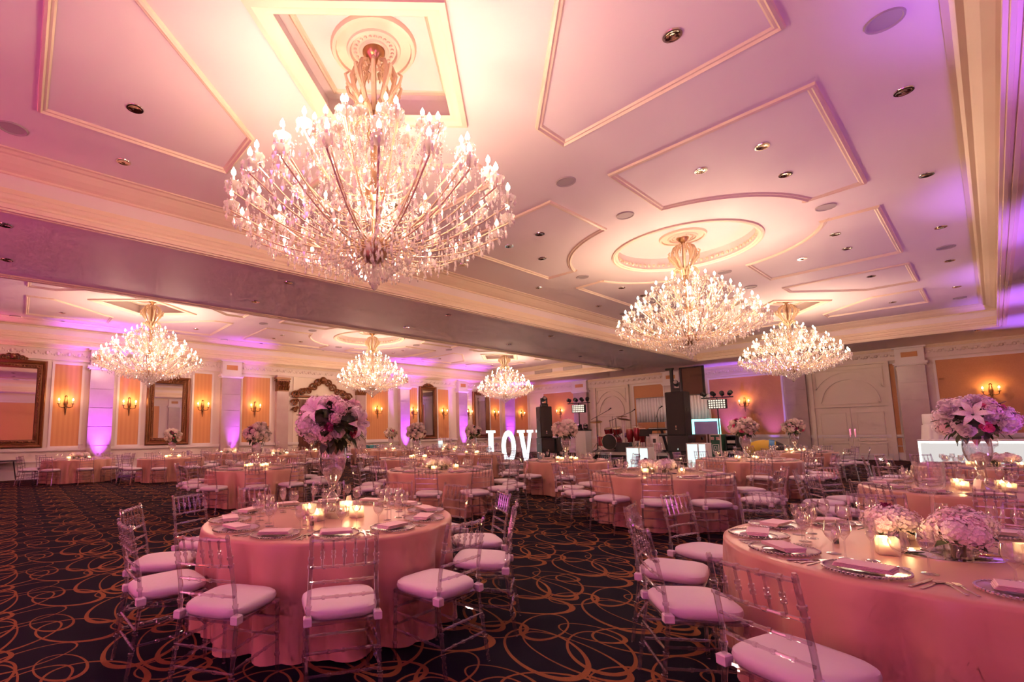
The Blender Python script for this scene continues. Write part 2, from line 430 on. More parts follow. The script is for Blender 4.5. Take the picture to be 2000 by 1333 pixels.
# ------------------------------------------------------------------ walls
LK, EK = XL/-24.0, YE/32.0     # measured on -24 / 32
def wallbox(side):
    if side == 'left': return lambda mb, u0,u1,z0,z1,d0,d1: mb.box(XL+d0, XL+d1, u0, u1, z0, z1)
    if side == 'end': return lambda mb, u0,u1,z0,z1,d0,d1: mb.box(u0, u1, YE-d1, YE-d0, z0, z1)
    if side == 'right': return lambda mb, u0,u1,z0,z1,d0,d1: mb.box(XR-d1, XR-d0, u0, u1, z0, z1)
    return lambda mb, u0,u1,z0,z1,d0,d1: mb.box(u0, u1, YB+d0, YB+d1, z0, z1)
wall_left = struct('wall_left', MB().box(XL-.3, XL, YB-.3, YE+.3, 0, HS).mesh('wall_left', M_wallp))
wall_end = struct('wall_end', MB().box(XL, XR, YE, YE+.3, 0, HS).mesh('wall_end', M_wallp))
wall_right = struct('wall_right', MB().box(XR, XR+.3, YB-.3, YE+.3, 0, HS).mesh('wall_right', M_wallp))
wall_back = struct('wall_back', MB().box(XL, XR, YB-.3, YB, 0, HS).mesh('wall_back', M_wallp))
def wpart(side, wall, name, boxes, mat, parent=None, bevel=False):
    f = wallbox(side); mb = MB()
    for b in boxes: f(mb, *b)
    return ob(name, mb.mesh(name, mat), parent or wall)
for side, wall, u0, u1, bb in (('left',wall_left,YB,YE,'baseboard_left'), ('end',wall_end,XL,XR,'baseboard_end'), ('right',wall_right,YB,YE,'baseboard_right'), ('back',wall_back,XL,XR,'baseboard_back')):
    f = wallbox(side)
    mb = MB(); f(mb,u0,u1,0,.28,0,.05); f(mb,u0,u1,.28,.32,0,.035)
    struct(bb, mb.mesh(bb, M_trimw))
    wpart(side, wall, 'chair_rail', [(u0,u1,1.03,1.15,0,.09),(u0,u1,1.0,1.03,0,.05),(u0,u1,.62,.66,0,.04)], M_trimw)
    wpart(side, wall, 'frieze', [(u0,u1,4.56,4.97,0,.06),(u0,u1,4.50,4.57,0,.10)], M_wallp)
    wpart(side, wall, 'cornice', [(u0,u1,4.93,4.98,0,.14),(u0,u1,4.98,5.02,0,.22),(u0,u1,5.02,5.05,0,.28)], M_crown)
    if side in ('left','end'):
        mb = MB(); n = int((u1-u0)/.34)
        for k in range(n):
            u = u0+.2+k*.34
            for du, dz, r in ((0,0,.07),(.1,.05,.035),(-.1,-.05,.035),(.16,-.03,.03)):
                p = (XL+.06, u+du, 4.76+dz) if side == 'left' else (u+du, YE-.06, 4.76+dz)
                mb.ball(p, r, 6, 4, 1)
        o = ob('frieze_ornament', mb.mesh('frieze_ornament', M_wallp, True), wall); o['kind'] = 'stuff'

def pilaster(side, wall, u0, u1, depth=.3):
    p = wpart(side, wall, 'pilaster', [(u0,u1,.0,.45,0,depth+.06),(u0+.03,u1-.03,.45,4.2,0,depth-.03)], M_marble)
    nb = 5; hz = (4.18-.45)/nb
    for k in range(nb):
        wpart(side, wall, 'marble_block', [(u0+.02,u1-.02,.455+k*hz,.45+(k+1)*hz-.012,depth-.05,depth)], M_marble, p)
    f = wallbox(side)
    mb = MB()
    f(mb,u0-.04,u1+.04,4.2,4.26,0,depth+.06); f(mb,u0-.09,u1+.09,4.26,4.36,0,depth+.11); f(mb,u0,u1,4.36,5.0,0,depth+.03)
    f(mb,u0-.08,u1+.08,4.97,5.04,0,depth+.10)
    ob('capital', mb.mesh('capital', M_trimw), p)
    c_ = (u0+u1)/2; hw = (u1-u0)*.28
    wpart(side, wall, 'capital_panel', [(c_-hw,c_+hw,4.58,4.80,depth+.02,depth+.045)], M_orange2, p)
    return p
def panel(side, wall, u0, u1, z0=1.2, z1=4.35, mat=None, fr=.08):
    p = wpart(side, wall, 'wall_panel', [(u0,u1,z0,z1,0,.02)], mat or (M_orange if side == 'left' else M_orange2))
    wpart(side, wall, 'panel_frame', [(u0-fr,u0,z0-fr,z1+fr,0,.05),(u1,u1+fr,z0-fr,z1+fr,0,.05),(u0,u1,z1,z1+fr,0,.05),(u0,u1,z0-fr,z0,0,.05)], M_trimw, p)
    return p
PIL_L = [(2.13,3.0),(7.33,8.25),(18.03,18.81),(23.09,23.94),(27.9,29.1),(-4.6,-3.7)]
for a, b in PIL_L: pilaster('left', wall_left, a*LK, b*LK)
for a, b in ((1.0,1.89),(3.22,3.98),(6.18,6.96),(8.42,9.81),(15.72,17.29),(18.95,19.62),(21.40,22.36),(26.6,27.6),(29.44,31.0),(-3.4,-2.5),(-6.6,-5.0)):
    panel('left', wall_left, a*LK, b*LK)
# end wall
for a, b in ((-20.25,-19.1),(-7.22,-6.25),(-2.79,-1.81),(-13.6,-12.6)): pilaster('end', wall_end, a*EK, b*EK)
for a, b in ((-23.1,-20.4),(-15.7,-13.75),(-11.0,-7.4),(-1.5,2.6)): panel('end', wall_end, a*EK, b*EK)
panel('end', wall_end, -3.08*EK, -2.88*EK, .35, 4.35, fr=.02)
for u in (-3, 4, 11, 18, 25):
    pilaster('right', wall_right, u-.5, u+.5); panel('right', wall_right, u+1.2, u+5.8, 1.2, 4.35, M_orange2)
for u in (-20, -15, -10, -5, 0):
    pilaster('back', wall_back, u-.5, u+.5); panel('back', wall_back, u+.9, min(u+4.1, 2.8), 1.2, 4.35, M_orange2)

# ------------------------------------------------------------------ doors
def arc(cx_, cz, r, a0, a1, n): return [(cx_+r*cos(a0+(a1-a0)*k/n), cz+r*sin(a0+(a1-a0)*k/n)) for k in range(n+1)]
def strip_end(pts, wdt, d0, d1):
    """flat bent bar on the end wall along (x,z) points"""
    mb = MB(); P = [Vector(p) for p in pts]; vs = []; n = len(P)
    for i, p in enumerate(P):
        t = (P[min(i+1,n-1)]-P[max(i-1,0)]).normalized(); nn = Vector((-t.y, t.x))*wdt/2
        for q in (p+nn, p-nn):
            vs += [(q.x, YE-d0, q.y), (q.x, YE-d1, q.y)]
    fs = []
    for i in range(n-1):
        a = i*4; b = a+4
        fs += [(a,b,b+1,a+1),(a+2,a+3,b+3,b+2),(a+1,b+1,b+3,a+3),(a,a+2,b+2,b)]
    fs += [(0,1,3,2),((n-1)*4,(n-1)*4+2,(n-1)*4+3,(n-1)*4+1)]
    return mb.add(vs, fs)
def double_door(n, x0, x1, top, label):
    f = wallbox('end'); cx_ = (x0+x1)/2; W = x1-x0
    mb = MB()
    f(mb,x0-.16,x0,0,4.45,0,.16); f(mb,x1,x1+.16,0,4.45,0,.16); f(mb,x0,x1,top,4.45,0,.05); f(mb,x0-.16,x1+.16,4.42,4.5,0,.18); f(mb,x0,x1,top,top+.06,.05,.12)
    d = struct('door_%d' % n, mb.mesh('door_frame', M_door), label)
    for s in (-1, 1):
        a, b = (x0+.01, cx_-.015) if s < 0 else (cx_+.015, x1-.01)
        lf = MB(); f(lf,a,b,.01,top-.02,.0,.045)
        leaf = ob('door_leaf', lf.mesh('door_leaf', M_door), d)
        for z0, z1 in ((1.18,top-.25),(.86,1.08),(.2,.76)):
            mo = MB(); f(mo,a+.16,b-.16,z1-.03,z1,.045,.095); f(mo,a+.16,b-.16,z0,z0+.03,.045,.095); f(mo,a+.16,a+.19,z0,z1,.045,.095); f(mo,b-.19,b-.16,z0,z1,.045,.095)
            ob('door_moulding', mo.mesh('door_moulding', M_door), leaf)
        hx = cx_+s*.09
        h = MB(); f(h,hx-.02,hx+.02,1.05,1.42,.07,.10); f(h,hx-.03,hx+.03,1.03,1.44,.045,.06)
        o = ob('handle', h.mesh('handle', M_chrome), leaf); o['label'] = 'steel pull handle'
    base = top+.18; r1 = W*.40; zs = (3.82-base)/r1
    A = [(x, base+(z-base)*zs) for x, z in arc(cx_, base, r1, 0, PI, 24)]
    ob('arch_moulding', strip_end(A+[A[0]], .08, .05, .13).mesh('arch', M_door), d)
    B = [(x, base+(z-base)*zs) for x, z in arc(cx_, base, W*.52, .48, PI-.48, 20)]
    B = [(x0+.08, 4.28)]+B[::-1]+[(x1-.08, 4.28)]
    ob('spandrel_moulding', strip_end(B+[B[0]], .06, .05, .11).mesh('spandrel', M_door), d)
    return d
double_door(2, -6.02*EK, -3.22*EK, 2.47, 'cream panelled double door under a blind arch')
double_door(3, -18.5*EK, -16.2*EK, 2.47, 'cream double door behind the drum stage')

# carved doorway on the left wall
def wl(mb, u0,u1,z0,z1,d0,d1): return wallbox('left')(mb, u0,u1,z0,z1,d0,d1)
dmb = MB(); wl(dmb, 11.1*LK, 14.5*LK, 0, 4.5, 0, .03)
d1 = struct('door_1', dmb.mesh('doorway_surround', M_door), 'dark wooden doorway under a carved gilt pediment')
for a, b in ((11.42,12.78),(12.82,14.2)):
    lf = MB(); wl(lf, a*LK, b*LK, .01, 3.35, .03, .10)
    leaf = ob('door_leaf', lf.mesh('door_leaf', M_darkwood), d1)
    for z0, z1 in ((.3,1.3),(1.5,3.1)):
        mo = MB(); wl(mo,(a+.2)*LK,(b-.2)*LK,z1-.05,z1,.1,.13); wl(mo,(a+.2)*LK,(b-.2)*LK,z0,z0+.05,.1,.13); wl(mo,(a+.2)*LK,(a+.26)*LK,z0,z1,.1,.13); wl(mo,(b-.26)*LK,(b-.2)*LK,z0,z1,.1,.13)
        ob('door_moulding', mo.mesh('door_moulding', M_darkwood), leaf)
def scroll(mb, cyy, cz, r, turns=1.4, s=1, th=.05):
    pts = []
    for k in range(18):
        t = k/17; a = t*turns*2*PI; q = r*(1-.85*t)
        pts.append((XL+.14+.03*t, cyy+s*q*cos(a), cz+q*sin(a)))
    mb.tube(pts, [th*(1-.4*k/17) for k in range(18)], 6)
sc_ = MB()
c0 = 12.8*LK
for s in (-1, 1):
    for du, z, r in ((1.55,3.55,.24),(1.62,3.15,.2),(1.6,2.78,.15),(1.2,3.72,.2),(.85,3.78,.2),(.55,4.0,.24),(.28,4.25,.22)):
        scroll(sc_, c0+s*du, z, r, 1.3, s); scroll(sc_, c0+s*(du-.1), z+.08, r*.7, 1.1, -s)
sc_.ball((XL+.15, c0, 4.4), .2, 8, 6); sc_.tube([(XL+.1,c0-1.7,3.5),(XL+.1,c0+1.7,3.5)], .06, 6)
o = ob('carved_pediment', sc_.mesh('carved_pediment', M_gold, True), d1); o['label'] = 'dark gilt carved scrollwork pediment'
for a, b in ((10.11,10.75),(14.95,15.55)):
    p = wpart('left', wall_left, 'doorway_column', [(a*LK,b*LK,0,3.7,0,.22),((a-.06)*LK,(b+.06)*LK,0,.4,0,.28),((a-.03)*LK,(b+.03)*LK,4.4,4.5,0,.3)], M_marble)
    cp = MB(); wl(cp, a*LK, b*LK, 3.7, 4.35, 0, .24); wl(cp,(a-.08)*LK,(b+.08)*LK,4.3,4.4,0,.32)
    for k in range(5):
        for j in range(2):
            yy = (a+.06+(b-a-.12)*k/4)*LK; z = 3.78+.22*j
            cp.tube([(XL+.24,yy,z),(XL+.30,yy,z+.14),(XL+.36,yy,z+.2),(XL+.34,yy,z+.16)], [.06,.07,.05,.02], 6)
    for s in (0,1):
        yy = (a if s == 0 else b)*LK
        scroll(cp, yy, 4.2, .1, 1.2, 1 if s else -1, .03)
    o = ob('column_capital', cp.mesh('column_capital', M_gold, True), p); o['label'] = 'dark gilt leaf capital'

# ------------------------------------------------------------------ wall mirrors, sconces
def mirror(y0, y1, z0, z1, label, fw=.3):
    t = thing('wall_mirror', label, 'mirror', (XL, (y0+y1)/2, z0), 0, 'tall framed wall mirrors')
    h = (y1-y0)/2; H = z1-z0
    mb = MB(); R = [(-h,h,0,H)]
    prof = [(0,.02),(0,.14),(.04,.18),(.10,.15),(.14,.10),(.18,.10),(.20,.13),(fw-.03,.12),(fw,.06),(fw,.02)]
    vs = []
    for d, x in prof: vs += [(x,-h+d,d),(x,h-d,d),(x,h-d,H-d),(x,-h+d,H-d)]
    mb.add(vs, [(i*4+k,i*4+(k+1)%4,(i+1)*4+(k+1)%4,(i+1)*4+k) for i in range(len(prof)-1) for k in range(4)])
    fr = ob('frame', mb.mesh('mirror_frame', M_gold), t)
    bd = MB()
    n = int((H-2*.2)/.09)
    for k in range(n+1):
        for s in (-1,1): bd.ball((.135, s*(h-.22), .2+(H-.4)*k/n), .028, 5, 3)
    n = int((2*h-.44)/.09)
    for k in range(n+1):
        for z in (.22, H-.22): bd.ball((.135, -h+.22+(2*h-.44)*k/n, z), .028, 5, 3)
    b_ = ob('beading', bd.mesh('beading', M_gold, True), fr); b_['kind'] = 'stuff'
    ob('glass', MB().box(.03,.05,-h+fw-.02,h-fw+.02,fw-.02,H-fw+.02).mesh('mirror_glass', M_mirror), t)
    cr = MB()
    for s in (-1,1):
        for du, dz, r in ((.10,.10,.12),(.26,.06,.10),(.38,.03,.06)):
            pts = []
            for k in range(14):
                q = k/13; a = q*1.3*2*PI; rr = r*(1-.8*q); pts.append((.12, s*(du+rr*cos(a)*.9), H+dz+rr*sin(a)))
            cr.tube(pts, .028, 6)
    cr.ball((.12,0,H+.12), .10, 8, 6)
    ob('crest', cr.mesh('crest', M_gold, True), t)
    return t
mirror(-1.35*LK, .76*LK, 1.16, 4.42, 'tall mirror in a broad gilt frame beside the folding table')
mirror(4.24*LK, 5.99*LK, 1.16, 4.10, 'gilt framed mirror between two sconces behind a tall cream bouquet')
mirror(19.78*LK, 21.22*LK, 1.16, 4.45, 'dark framed mirror past the carved doorway, nearer the door', .22)
mirror(24.7*LK, 26.35*LK, 1.16, 4.35, 'dark framed mirror on the wall directly behind the LOVE letters', .22)

sb, sa, sc2, sbu = MB(), MB(), MB(), MB()
sb.lathe([(0,-.16),(.05,-.15),(.035,-.05),(.07,.05),(.05,.18),(.03,.26),(.05,.31),(.0,.36)], 10, (.03,0,0))
sb.tube([(.03,0,-.1),(.05,0,-.3),(.03,0,-.42)], [.03,.022,.008], 6)
def sarm(s):
    mb = MB(); mb.tube([(.04,0,-.08),(.10,s*.10,-.13),(.13,s*.20,-.10),(.13,s*.22,.0)], .016, 6)
    mb.lathe([(.0,0),(.05,.01),(.055,.03),(.02,.03)], 8, (.13,s*.22,.0)); return mb
ME_s = {'backplate': sb.mesh('sconce_plate', M_bronze, True), 'armL': sarm(-1).mesh('sconce_arm', M_bronze, True), 'armR': sarm(1).mesh('sconce_arm', M_bronze, True)}
ME_sc = MB().lathe([(.018,0),(.018,.10),(0,.10)], 8).mesh('candle_tube', M_wax, True)
ME_sb = MB().lathe([(.0,0),(.03,.03),(.028,.06),(.0,.11)], 8).mesh('sconce_bulb', M_sbulb, True)
def sconce(p, rz, label):
    t = thing('wall_sconce', label, 'wall lamp', p, rz, 'twin candle wall sconces')
    ob('backplate', ME_s['backplate'], t)
    for s, k in ((-1,'armL'),(1,'armR')):
        a = ob('arm', ME_s[k], t)
        ob('candle', ME_sc, a, (.13, s*.22, .03)); ob('bulb', ME_sb, a, (.13, s*.22, .13))
    ld = bpy.data.lights.new('sconce_lamp','POINT'); ld.energy = 9; ld.color = (1,.46,.16); ld.shadow_soft_size = .05
    lo = bpy.data.objects.new('sconce_lamp', ld); COL.objects.link(lo); lo.parent = t; lo.location = (.26,0,.25)
    return t
for y, lb in ((1.41,'bronze twin candle sconce between the big mirror and the first purple pilaster'),(3.60,'bronze twin candle sconce right before the second gilt mirror'),
              (6.57,'bronze twin candle sconce after the second gilt mirror'),(9.05,'bronze twin candle sconce on the panel before the carved doorway'),
              (16.5,'bronze twin candle sconce just past the carved doorway'),(19.28,'bronze twin candle sconce before the third mirror'),
              (21.9,'bronze twin candle sconce after the third mirror'),(24.3,'bronze twin candle sconce before the fourth mirror'),
              (27.1,'bronze twin candle sconce after the fourth mirror'),(30.2,'bronze twin candle sconce on the panel next to the room corner')):
    sconce((XL+.03, y*LK, 2.80), 0, lb)
for x, lb in ((-21.6,'bronze twin candle sconce behind the lighting tree by the corner'),(-9.2,'bronze twin candle sconce on the wide orange panel beside the flight cases'),(.03,'bronze twin candle sconce on the orange wall above the glowing bar')):
    sconce((x*EK, YE-.03, 2.86), -PI/2, lb)

# ------------------------------------------------------------------ ceiling fittings
ME_canr = MB().lathe([(.075,-.012),(.10,-.012),(.105,0),(.07,0)], 20).mesh('trim_ring', M_chrome, True)
ME_cani = MB().lathe([(.080,-.010),(.062,-.003),(.040,-.006),(.030,-.001),(0,.001)], 16).mesh('reflector', M_caninner, True)
ME_spkr = MB().lathe([(0,-.008),(.14,-.008),(.15,-.02),(.165,-.02),(.17,0)], 24).mesh('speaker_grille', pb('grey_grille',(.42,.36,.36),.6), True)
def can(x, y, z, where):
    t = thing('recessed_downlight', 'small round recessed downlight in the '+where, 'downlight', (x,y,z-.002), 0, 'downlights in the '+where)
    ob('trim_ring', ME_canr, t); ob('reflector', ME_cani, t, (0,0,-.006))
def cspk(x, y, z, where):
    tag(ob('ceiling_speaker', ME_spkr, None, (x,y,z-.001)), 'flat round speaker grille in the '+where, 'speaker', 'ceiling speakers in the '+where)
for cx_, wh in ((-4.48,'raised ceiling over the camera side tables'), (-18.1,'raised ceiling along the mirror wall')):
    wh = 'raised ceiling on the bar side' if cx_ > -10 else 'raised ceiling along the mirror wall'
    for s in (-1,1):
        for y in (8.59, 9.88, 13.9, 15.25): can(cx_+s*2.53, y, HT, wh)
        for y in (8.59, 15.25): can(cx_+s*1.65, y, HT, wh)
        for y in (.95, 5.31, 18.67, 23.2): can(cx_+s*2.55, y, HT, wh)
        for y in (1.04, 4.9, 8.6, 11.85, 15.28, 18.6, 22.3): can(cx_+s*4.1, y, HT, wh)
        for y in (-.3, 6.9, 17.1, 24.3): cspk(cx_+s*4.1, y, HT, wh)
        cspk(cx_+s*2.7, 12.0, HT, wh)
    for y in (7.1, 9.2, 14.8, 17.0): cspk(cx_, y, HT, wh)
for x in (-10.4, -12.45):
    for y in (-.36, 4.65, 9.77, 15.0, 20.25): can(x, y, HS-.001, 'lowered beam between the two trays')
for y in (5.2, 12.5, 19.8, 27.2): can(1.6, y, HS-.001, 'soffit by the right wall')
can(-.1, 27.2, HS-.001, 'soffit over the bar'); can(-8, 28.5, HS-.001, 'soffit over the bar')

# air vents in the end fascia of the far tray
for px0, px1 in ((1044,1078),(1100,1137),(1163,1182)):
    a = at_y(px0, 726, 26.5); b = at_y(px1, 722, 26.5)
    z = 5.54; wv_ = max(b.x-a.x, .6)
    t = thing('air_vent', 'slatted air vent grille in the end of the ceiling tray', 'vent', ((a.x+b.x)/2, 26.53, z-.16), 0, 'vents in the tray end')
    fr = MB(); fr.box(-wv_/2,wv_/2,-.03,0,0,.03); fr.box(-wv_/2,wv_/2,-.03,0,.29,.32); fr.box(-wv_/2,-wv_/2+.03,-.03,0,.03,.29); fr.box(wv_/2-.03,wv_/2,-.03,0,.03,.29); fr.box(-wv_/2+.03,wv_/2-.03,-.006,0,.03,.29)
    ob('frame', fr.mesh('vent_frame', M_vent), t)
    sl = MB().box(-wv_/2+.03,wv_/2-.03,-.028,-.008,-.008,.008).mesh('vent_slat', M_vent)
    for k in range(7): ob('slat', sl, t, (0,0,.055+.035*k), rot=(.5,0,0))

# ------------------------------------------------------------------ uplights
ME_par = MB().lathe([(0,0),(.10,0),(.11,.03),(.11,.22),(.09,.22),(.085,.16),(0,.16)], 14).mesh('uplight_can', M_black2, True)
def uplight(x, y, d, col, en, lab, spread=52, tilt=.13):
    t = tag(ob('floor_uplight', ME_par, None, (x,y,0)), lab, 'uplight', 'floor uplights')
    ld = bpy.data.lights.new('uplight_lamp','SPOT'); ld.energy = en; ld.color = col; ld.spot_size = rad(spread); ld.spot_blend = .9; ld.shadow_soft_size = .22 if tilt == 1.0 else .08
    lo = bpy.data.objects.new('uplight_lamp', ld); COL.objects.link(lo); lo.parent = t; lo.location = (0,0,.26)
    dv = Vector((d[0]*tilt, d[1]*tilt, 1)); lo.rotation_euler = dv.to_track_quat('-Z','Y').to_euler()
for a, b in PIL_L:
    uplight(XL+.60, (a+b)/2*LK, (-1,0), PURPLE if a > 0 else MAGENTA, UPLIGHT_W*3.2, 'small black uplight can at the foot of a mirror wall pilaster', 46, .05)
uplight(XL+.6, -1.6*LK, (-1,0), (1,.05,.45), UPLIGHT_W*.7, 'small black uplight can under the big mirror')
for y in (-3, 6.6, 13.5, 21, 26):
    uplight(XR-1.1, y, (-1,0), (.36,.13,1), UPLIGHT_W*1.6, 'small black uplight can standing along the right wall', 50, .06)
for x in (-10, -5, 0):  # cans behind the camera, added for pink fill on the table fronts
    uplight(x, YB+.7, (0,-1), (.8,.2,.9) if x == 0 else (1,.26,.52), UPLIGHT_W*5.0, 'small black uplight can added unseen by the back wall as pink frontal fill', 100, .3)
def wash(x, y, d, col, en, lab, spread=82):  # extra uplights added to tint the raised ceilings purple and magenta
    uplight(x, y, d, col, en*.5, lab, spread, 1.0)
for y, c_ in ((1.5,(.80,.14,.85)),(8,(.62,.14,1)),(15,(.66,.16,1)),(22,(.66,.16,1))):
    wash(XR-.55, y, (-.75,.0), c_, 520, 'extra black uplight can added by the right wall to tint the ceiling')
for x, c_, e_ in ((-1.5,(.80,.12,.80),620),(-7.5,(1,.10,.55),800),(-12,(1,.10,.5),420),(-17,(.85,.10,.8),800)):
    wash(x, YB+1.0, (0,.95), c_, e_, 'extra black uplight can added by the back wall to tint the ceiling')
for y in (5.2, 13.5, 21.0):
    wash(XL+.6, y, (.6,0), (.62,.12,1), 380, 'extra black uplight can added by the mirror wall to tint the ceiling')
for x, e_ in ((-20.8,.6),(-9.9,1.0),(-7.9,.5)):
    uplight(x*EK, YE-.6, (0,1), (.36,.12,1), UPLIGHT_W*e_, 'small black uplight can at the foot of the end wall')

# ------------------------------------------------------------------ chandeliers
TIERS = [(22,1.56,4.02,3.60,0.0),(18,1.38,4.30,3.66,.13),(14,1.08,4.62,3.95,.05),(10,.74,4.90,4.30,.2),(6,.42,5.10,4.55,.1)]
ZB = 3.12   # tip; local z = world z - ZB
CH_TOP = 6.15
def arm_mesh(R, zt, zh):
    mb = MB(); pts = []
    for k in range(11):
        t = k/10
        r = .09+(R-.09)*t
        z = zh + (zt-.12-zh)*(t**1.5) - .10*sin(PI*t) + .07*max(0, (t-.8))*sin(PI*(t-.8)/.2)*5*.2
        pts.append((r, 0, z-ZB))
    pts.append((R, 0, zt-.04-ZB))
    mb.tube(pts, [.010]*12, 6)
    return mb.mesh('chandelier_arm', M_crystalarm, True)
ME_dish = MB().lathe([(.012,-.06),(.03,-.04),(.06,-.025),(.085,.018),(.08,.022),(.03,.0),(.0,.0)], 12).mesh('candle_dish', M_crystal, True)
ME_ctube = MB().lathe([(.015,0),(.015,.10),(0,.10)], 6).mesh('candle_tube', M_wax, True)
ME_cbulb = MB().lathe([(.010,0),(.024,.025),(.022,.05),(.0,.095)], 7).mesh('chandelier_bulb', M_bulb, True)
def drop(mb, x, y, z, L=.07, r=.016):
    mb.add([(x,y,z),(x+r,y,z-L*.65),(x,y+r,z-L*.65),(x-r,y,z-L*.65),(x,y-r,z-L*.65),(x,y,z-L)], [(0,1,2),(0,2,3),(0,3,4),(0,4,1),(5,2,1),(5,3,2),(5,4,3),(5,1,4)])
def bead(mb, x, y, z, r=.011):
    mb.add([(x,y,z+r),(x+r,y,z),(x,y+r,z),(x-r,y,z),(x,y-r,z),(x,y,z-r)], [(0,1,2),(0,2,3),(0,3,4),(0,4,1),(5,2,1),(5,3,2),(5,4,3),(5,1,4)])
drops = []; beads = []
AR = []
cr_ = random.Random(3)
for n, R, zt, zh, ph in TIERS:
    me = arm_mesh(R, zt, zh)
    for k in range(n):
        a = 2*PI*k/n+ph; AR.append((me, a, R, zt))
        cx_, cyy = R*cos(a), R*sin(a)
        for j in range(6):
            q = 2*PI*j/6+a
            drops.append((cx_+.07*cos(q), cyy+.07*sin(q), zt-.01-ZB-.03, .10, .021))
            beads.append((cx_+.07*cos(q), cyy+.07*sin(q), zt-.02-ZB))
        # drops hanging under the arm
        for t in (.35,.55,.72,.86):
            r = .09+(R-.09)*t; z = zh+(zt-.12-zh)*(t**1.5)-.10*sin(PI*t)-ZB
            for i in range(2): beads.append((r*cos(a), r*sin(a), z-.03-.025*i))
            drops.append((r*cos(a), r*sin(a), z-.075, .09, .018))
        # bead swag to the next arm
        a2 = a+2*PI/n
        for i in range(1, 9):
            t = i/9; sag = .12*sin(PI*t)
            beads.append(((R-.02)*cos(a+(a2-a)*t), (R-.02)*sin(a+(a2-a)*t), zt-.05-sag-ZB))
# bottom basket rings
for i in range(9):
    r = .05+.055*i; z = 3.20+.045*i; n = 6+5*i
    for k in range(n):
        a = 2*PI*k/n+i*.3; drops.append((r*cos(a), r*sin(a), z-ZB+.06, .085, .018))
for i in range(5):
    r = .6+.2*i; z = 3.58+.085*i; n = 30+8*i
    for k in range(n):
        a = 2*PI*k/n+i*.2+cr_.uniform(-.02,.02); drops.append((r*cos(a), r*sin(a), z-ZB+cr_.uniform(-.03,.03), .10, .019))
# fringe on the underside, rim to hub
for i in range(11):
    q = i/10; r = .30+1.26*q; z = 3.50+.44*q**1.35; n = int(10+r*30)
    for k in range(n):
        a = 2*PI*k/n+i*.37+cr_.uniform(-.03,.03); rr = r+cr_.uniform(-.05,.05); zz = z-ZB+cr_.uniform(-.05,.05)
        drops.append((rr*cos(a), rr*sin(a), zz, cr_.uniform(.09,.14), .022)); beads.append((rr*cos(a), rr*sin(a), zz+.02)); beads.append((rr*cos(a), rr*sin(a), zz+.045))
# inner cascade
for i in range(620):
    a = cr_.uniform(0, 2*PI); z = cr_.uniform(3.7, 5.1); r = cr_.uniform(.15, .2+1.05*max(0,1-abs(z-4.2)/1.0)); drops.append((r*cos(a), r*sin(a), z-ZB, .085, .018)); beads.append((r*cos(a), r*sin(a), z-ZB+.02)); beads.append((r*cos(a), r*sin(a), z-ZB+.045))
drops.sort(key=lambda d: -(d[0]*.2-d[1]*.9))
ME_d1 = MB(); drop(ME_d1, 0,0,0, .09, .018); ME_d1 = ME_d1.mesh('crystal_drop', M_crystal)
db = MB()
for d in drops: drop(db, *d)
ME_dall = db.mesh('crystal_drops', M_crystal, fix=False)
db = MB()
for d in drops[300:]: drop(db, *d)
ME_drest = db.mesh('crystal_drops_rest', M_crystal, fix=False)
bb = MB()
for b in beads: bead(bb, *b)
for i in range(16):
    for k in range(8): bead(bb, .06*cos(k*PI/4), .06*sin(k*PI/4), 5.3-ZB-.03*i)
ME_beads = bb.mesh('bead_chains', M_crystal, fix=False)
stem = MB().lathe([(0,3.45),(.10,3.47),(.16,3.55),(.17,3.70),(.10,3.74),(.035,3.80),(.03,4.2),(.10,4.24),(.12,4.34),(.05,4.42),(.035,4.5),(.05,4.9),(.09,5.0),(.06,5.15),(.09,5.28),(.05,5.36),(.03,5.5),(.03,5.98),(0,5.98)], 12, (0,0,-ZB))
ME_stem = stem.mesh('chandelier_stem', pb('dark_brass',(.34,.20,.12),.3,.8), True)
ME_finial = MB().lathe([(0,.0),(.035,.03),(.045,.06),(.02,.09),(.05,.13),(.02,.17),(.06,.24),(.03,.3),(.03,.36),(0,.36)], 10).mesh('finial', M_crystal, True)
ME_canopy = MB().lathe([(0,5.93),(.03,5.94),(.05,6.0),(.09,6.03),(.13,6.08),(.14,6.15),(0,6.15)], 16, (0,0,-ZB)).mesh('canopy', M_brass, True)
sm = MB().tube([(.05,0,5.30-ZB),(.16,0,5.40-ZB),(.24,0,5.58-ZB),(.27,0,5.72-ZB),(.22,0,5.86-ZB),(.13,0,5.93-ZB),(.09,0,5.88-ZB),(.11,0,5.82-ZB)], [.022,.03,.03,.03,.027,.024,.018,.014], 6)
sm.tube([(.12,0,5.36-ZB),(.20,0,5.48-ZB),(.32,0,5.62-ZB),(.35,0,5.72-ZB),(.31,0,5.76-ZB)], [.022,.022,.022,.018,.012], 6)
drop(sm, .33,0,5.66-ZB,.09,.016); drop(sm,.25,0,5.56-ZB,.08,.015); drop(sm,.12,0,5.86-ZB,.1,.014)
ME_scroll = sm.mesh('crown_scroll', M_crystalarm, True)
sm = MB().tube([(.05,0,5.18-ZB),(.14,0,5.30-ZB),(.24,0,5.32-ZB),(.29,0,5.24-ZB),(.26,0,5.16-ZB)], [.022,.024,.022,.018,.014], 6)
drop(sm,.27,0,5.15-ZB,.1,.016); ME_scroll2 = sm.mesh('lower_scroll', M_crystalarm, True)

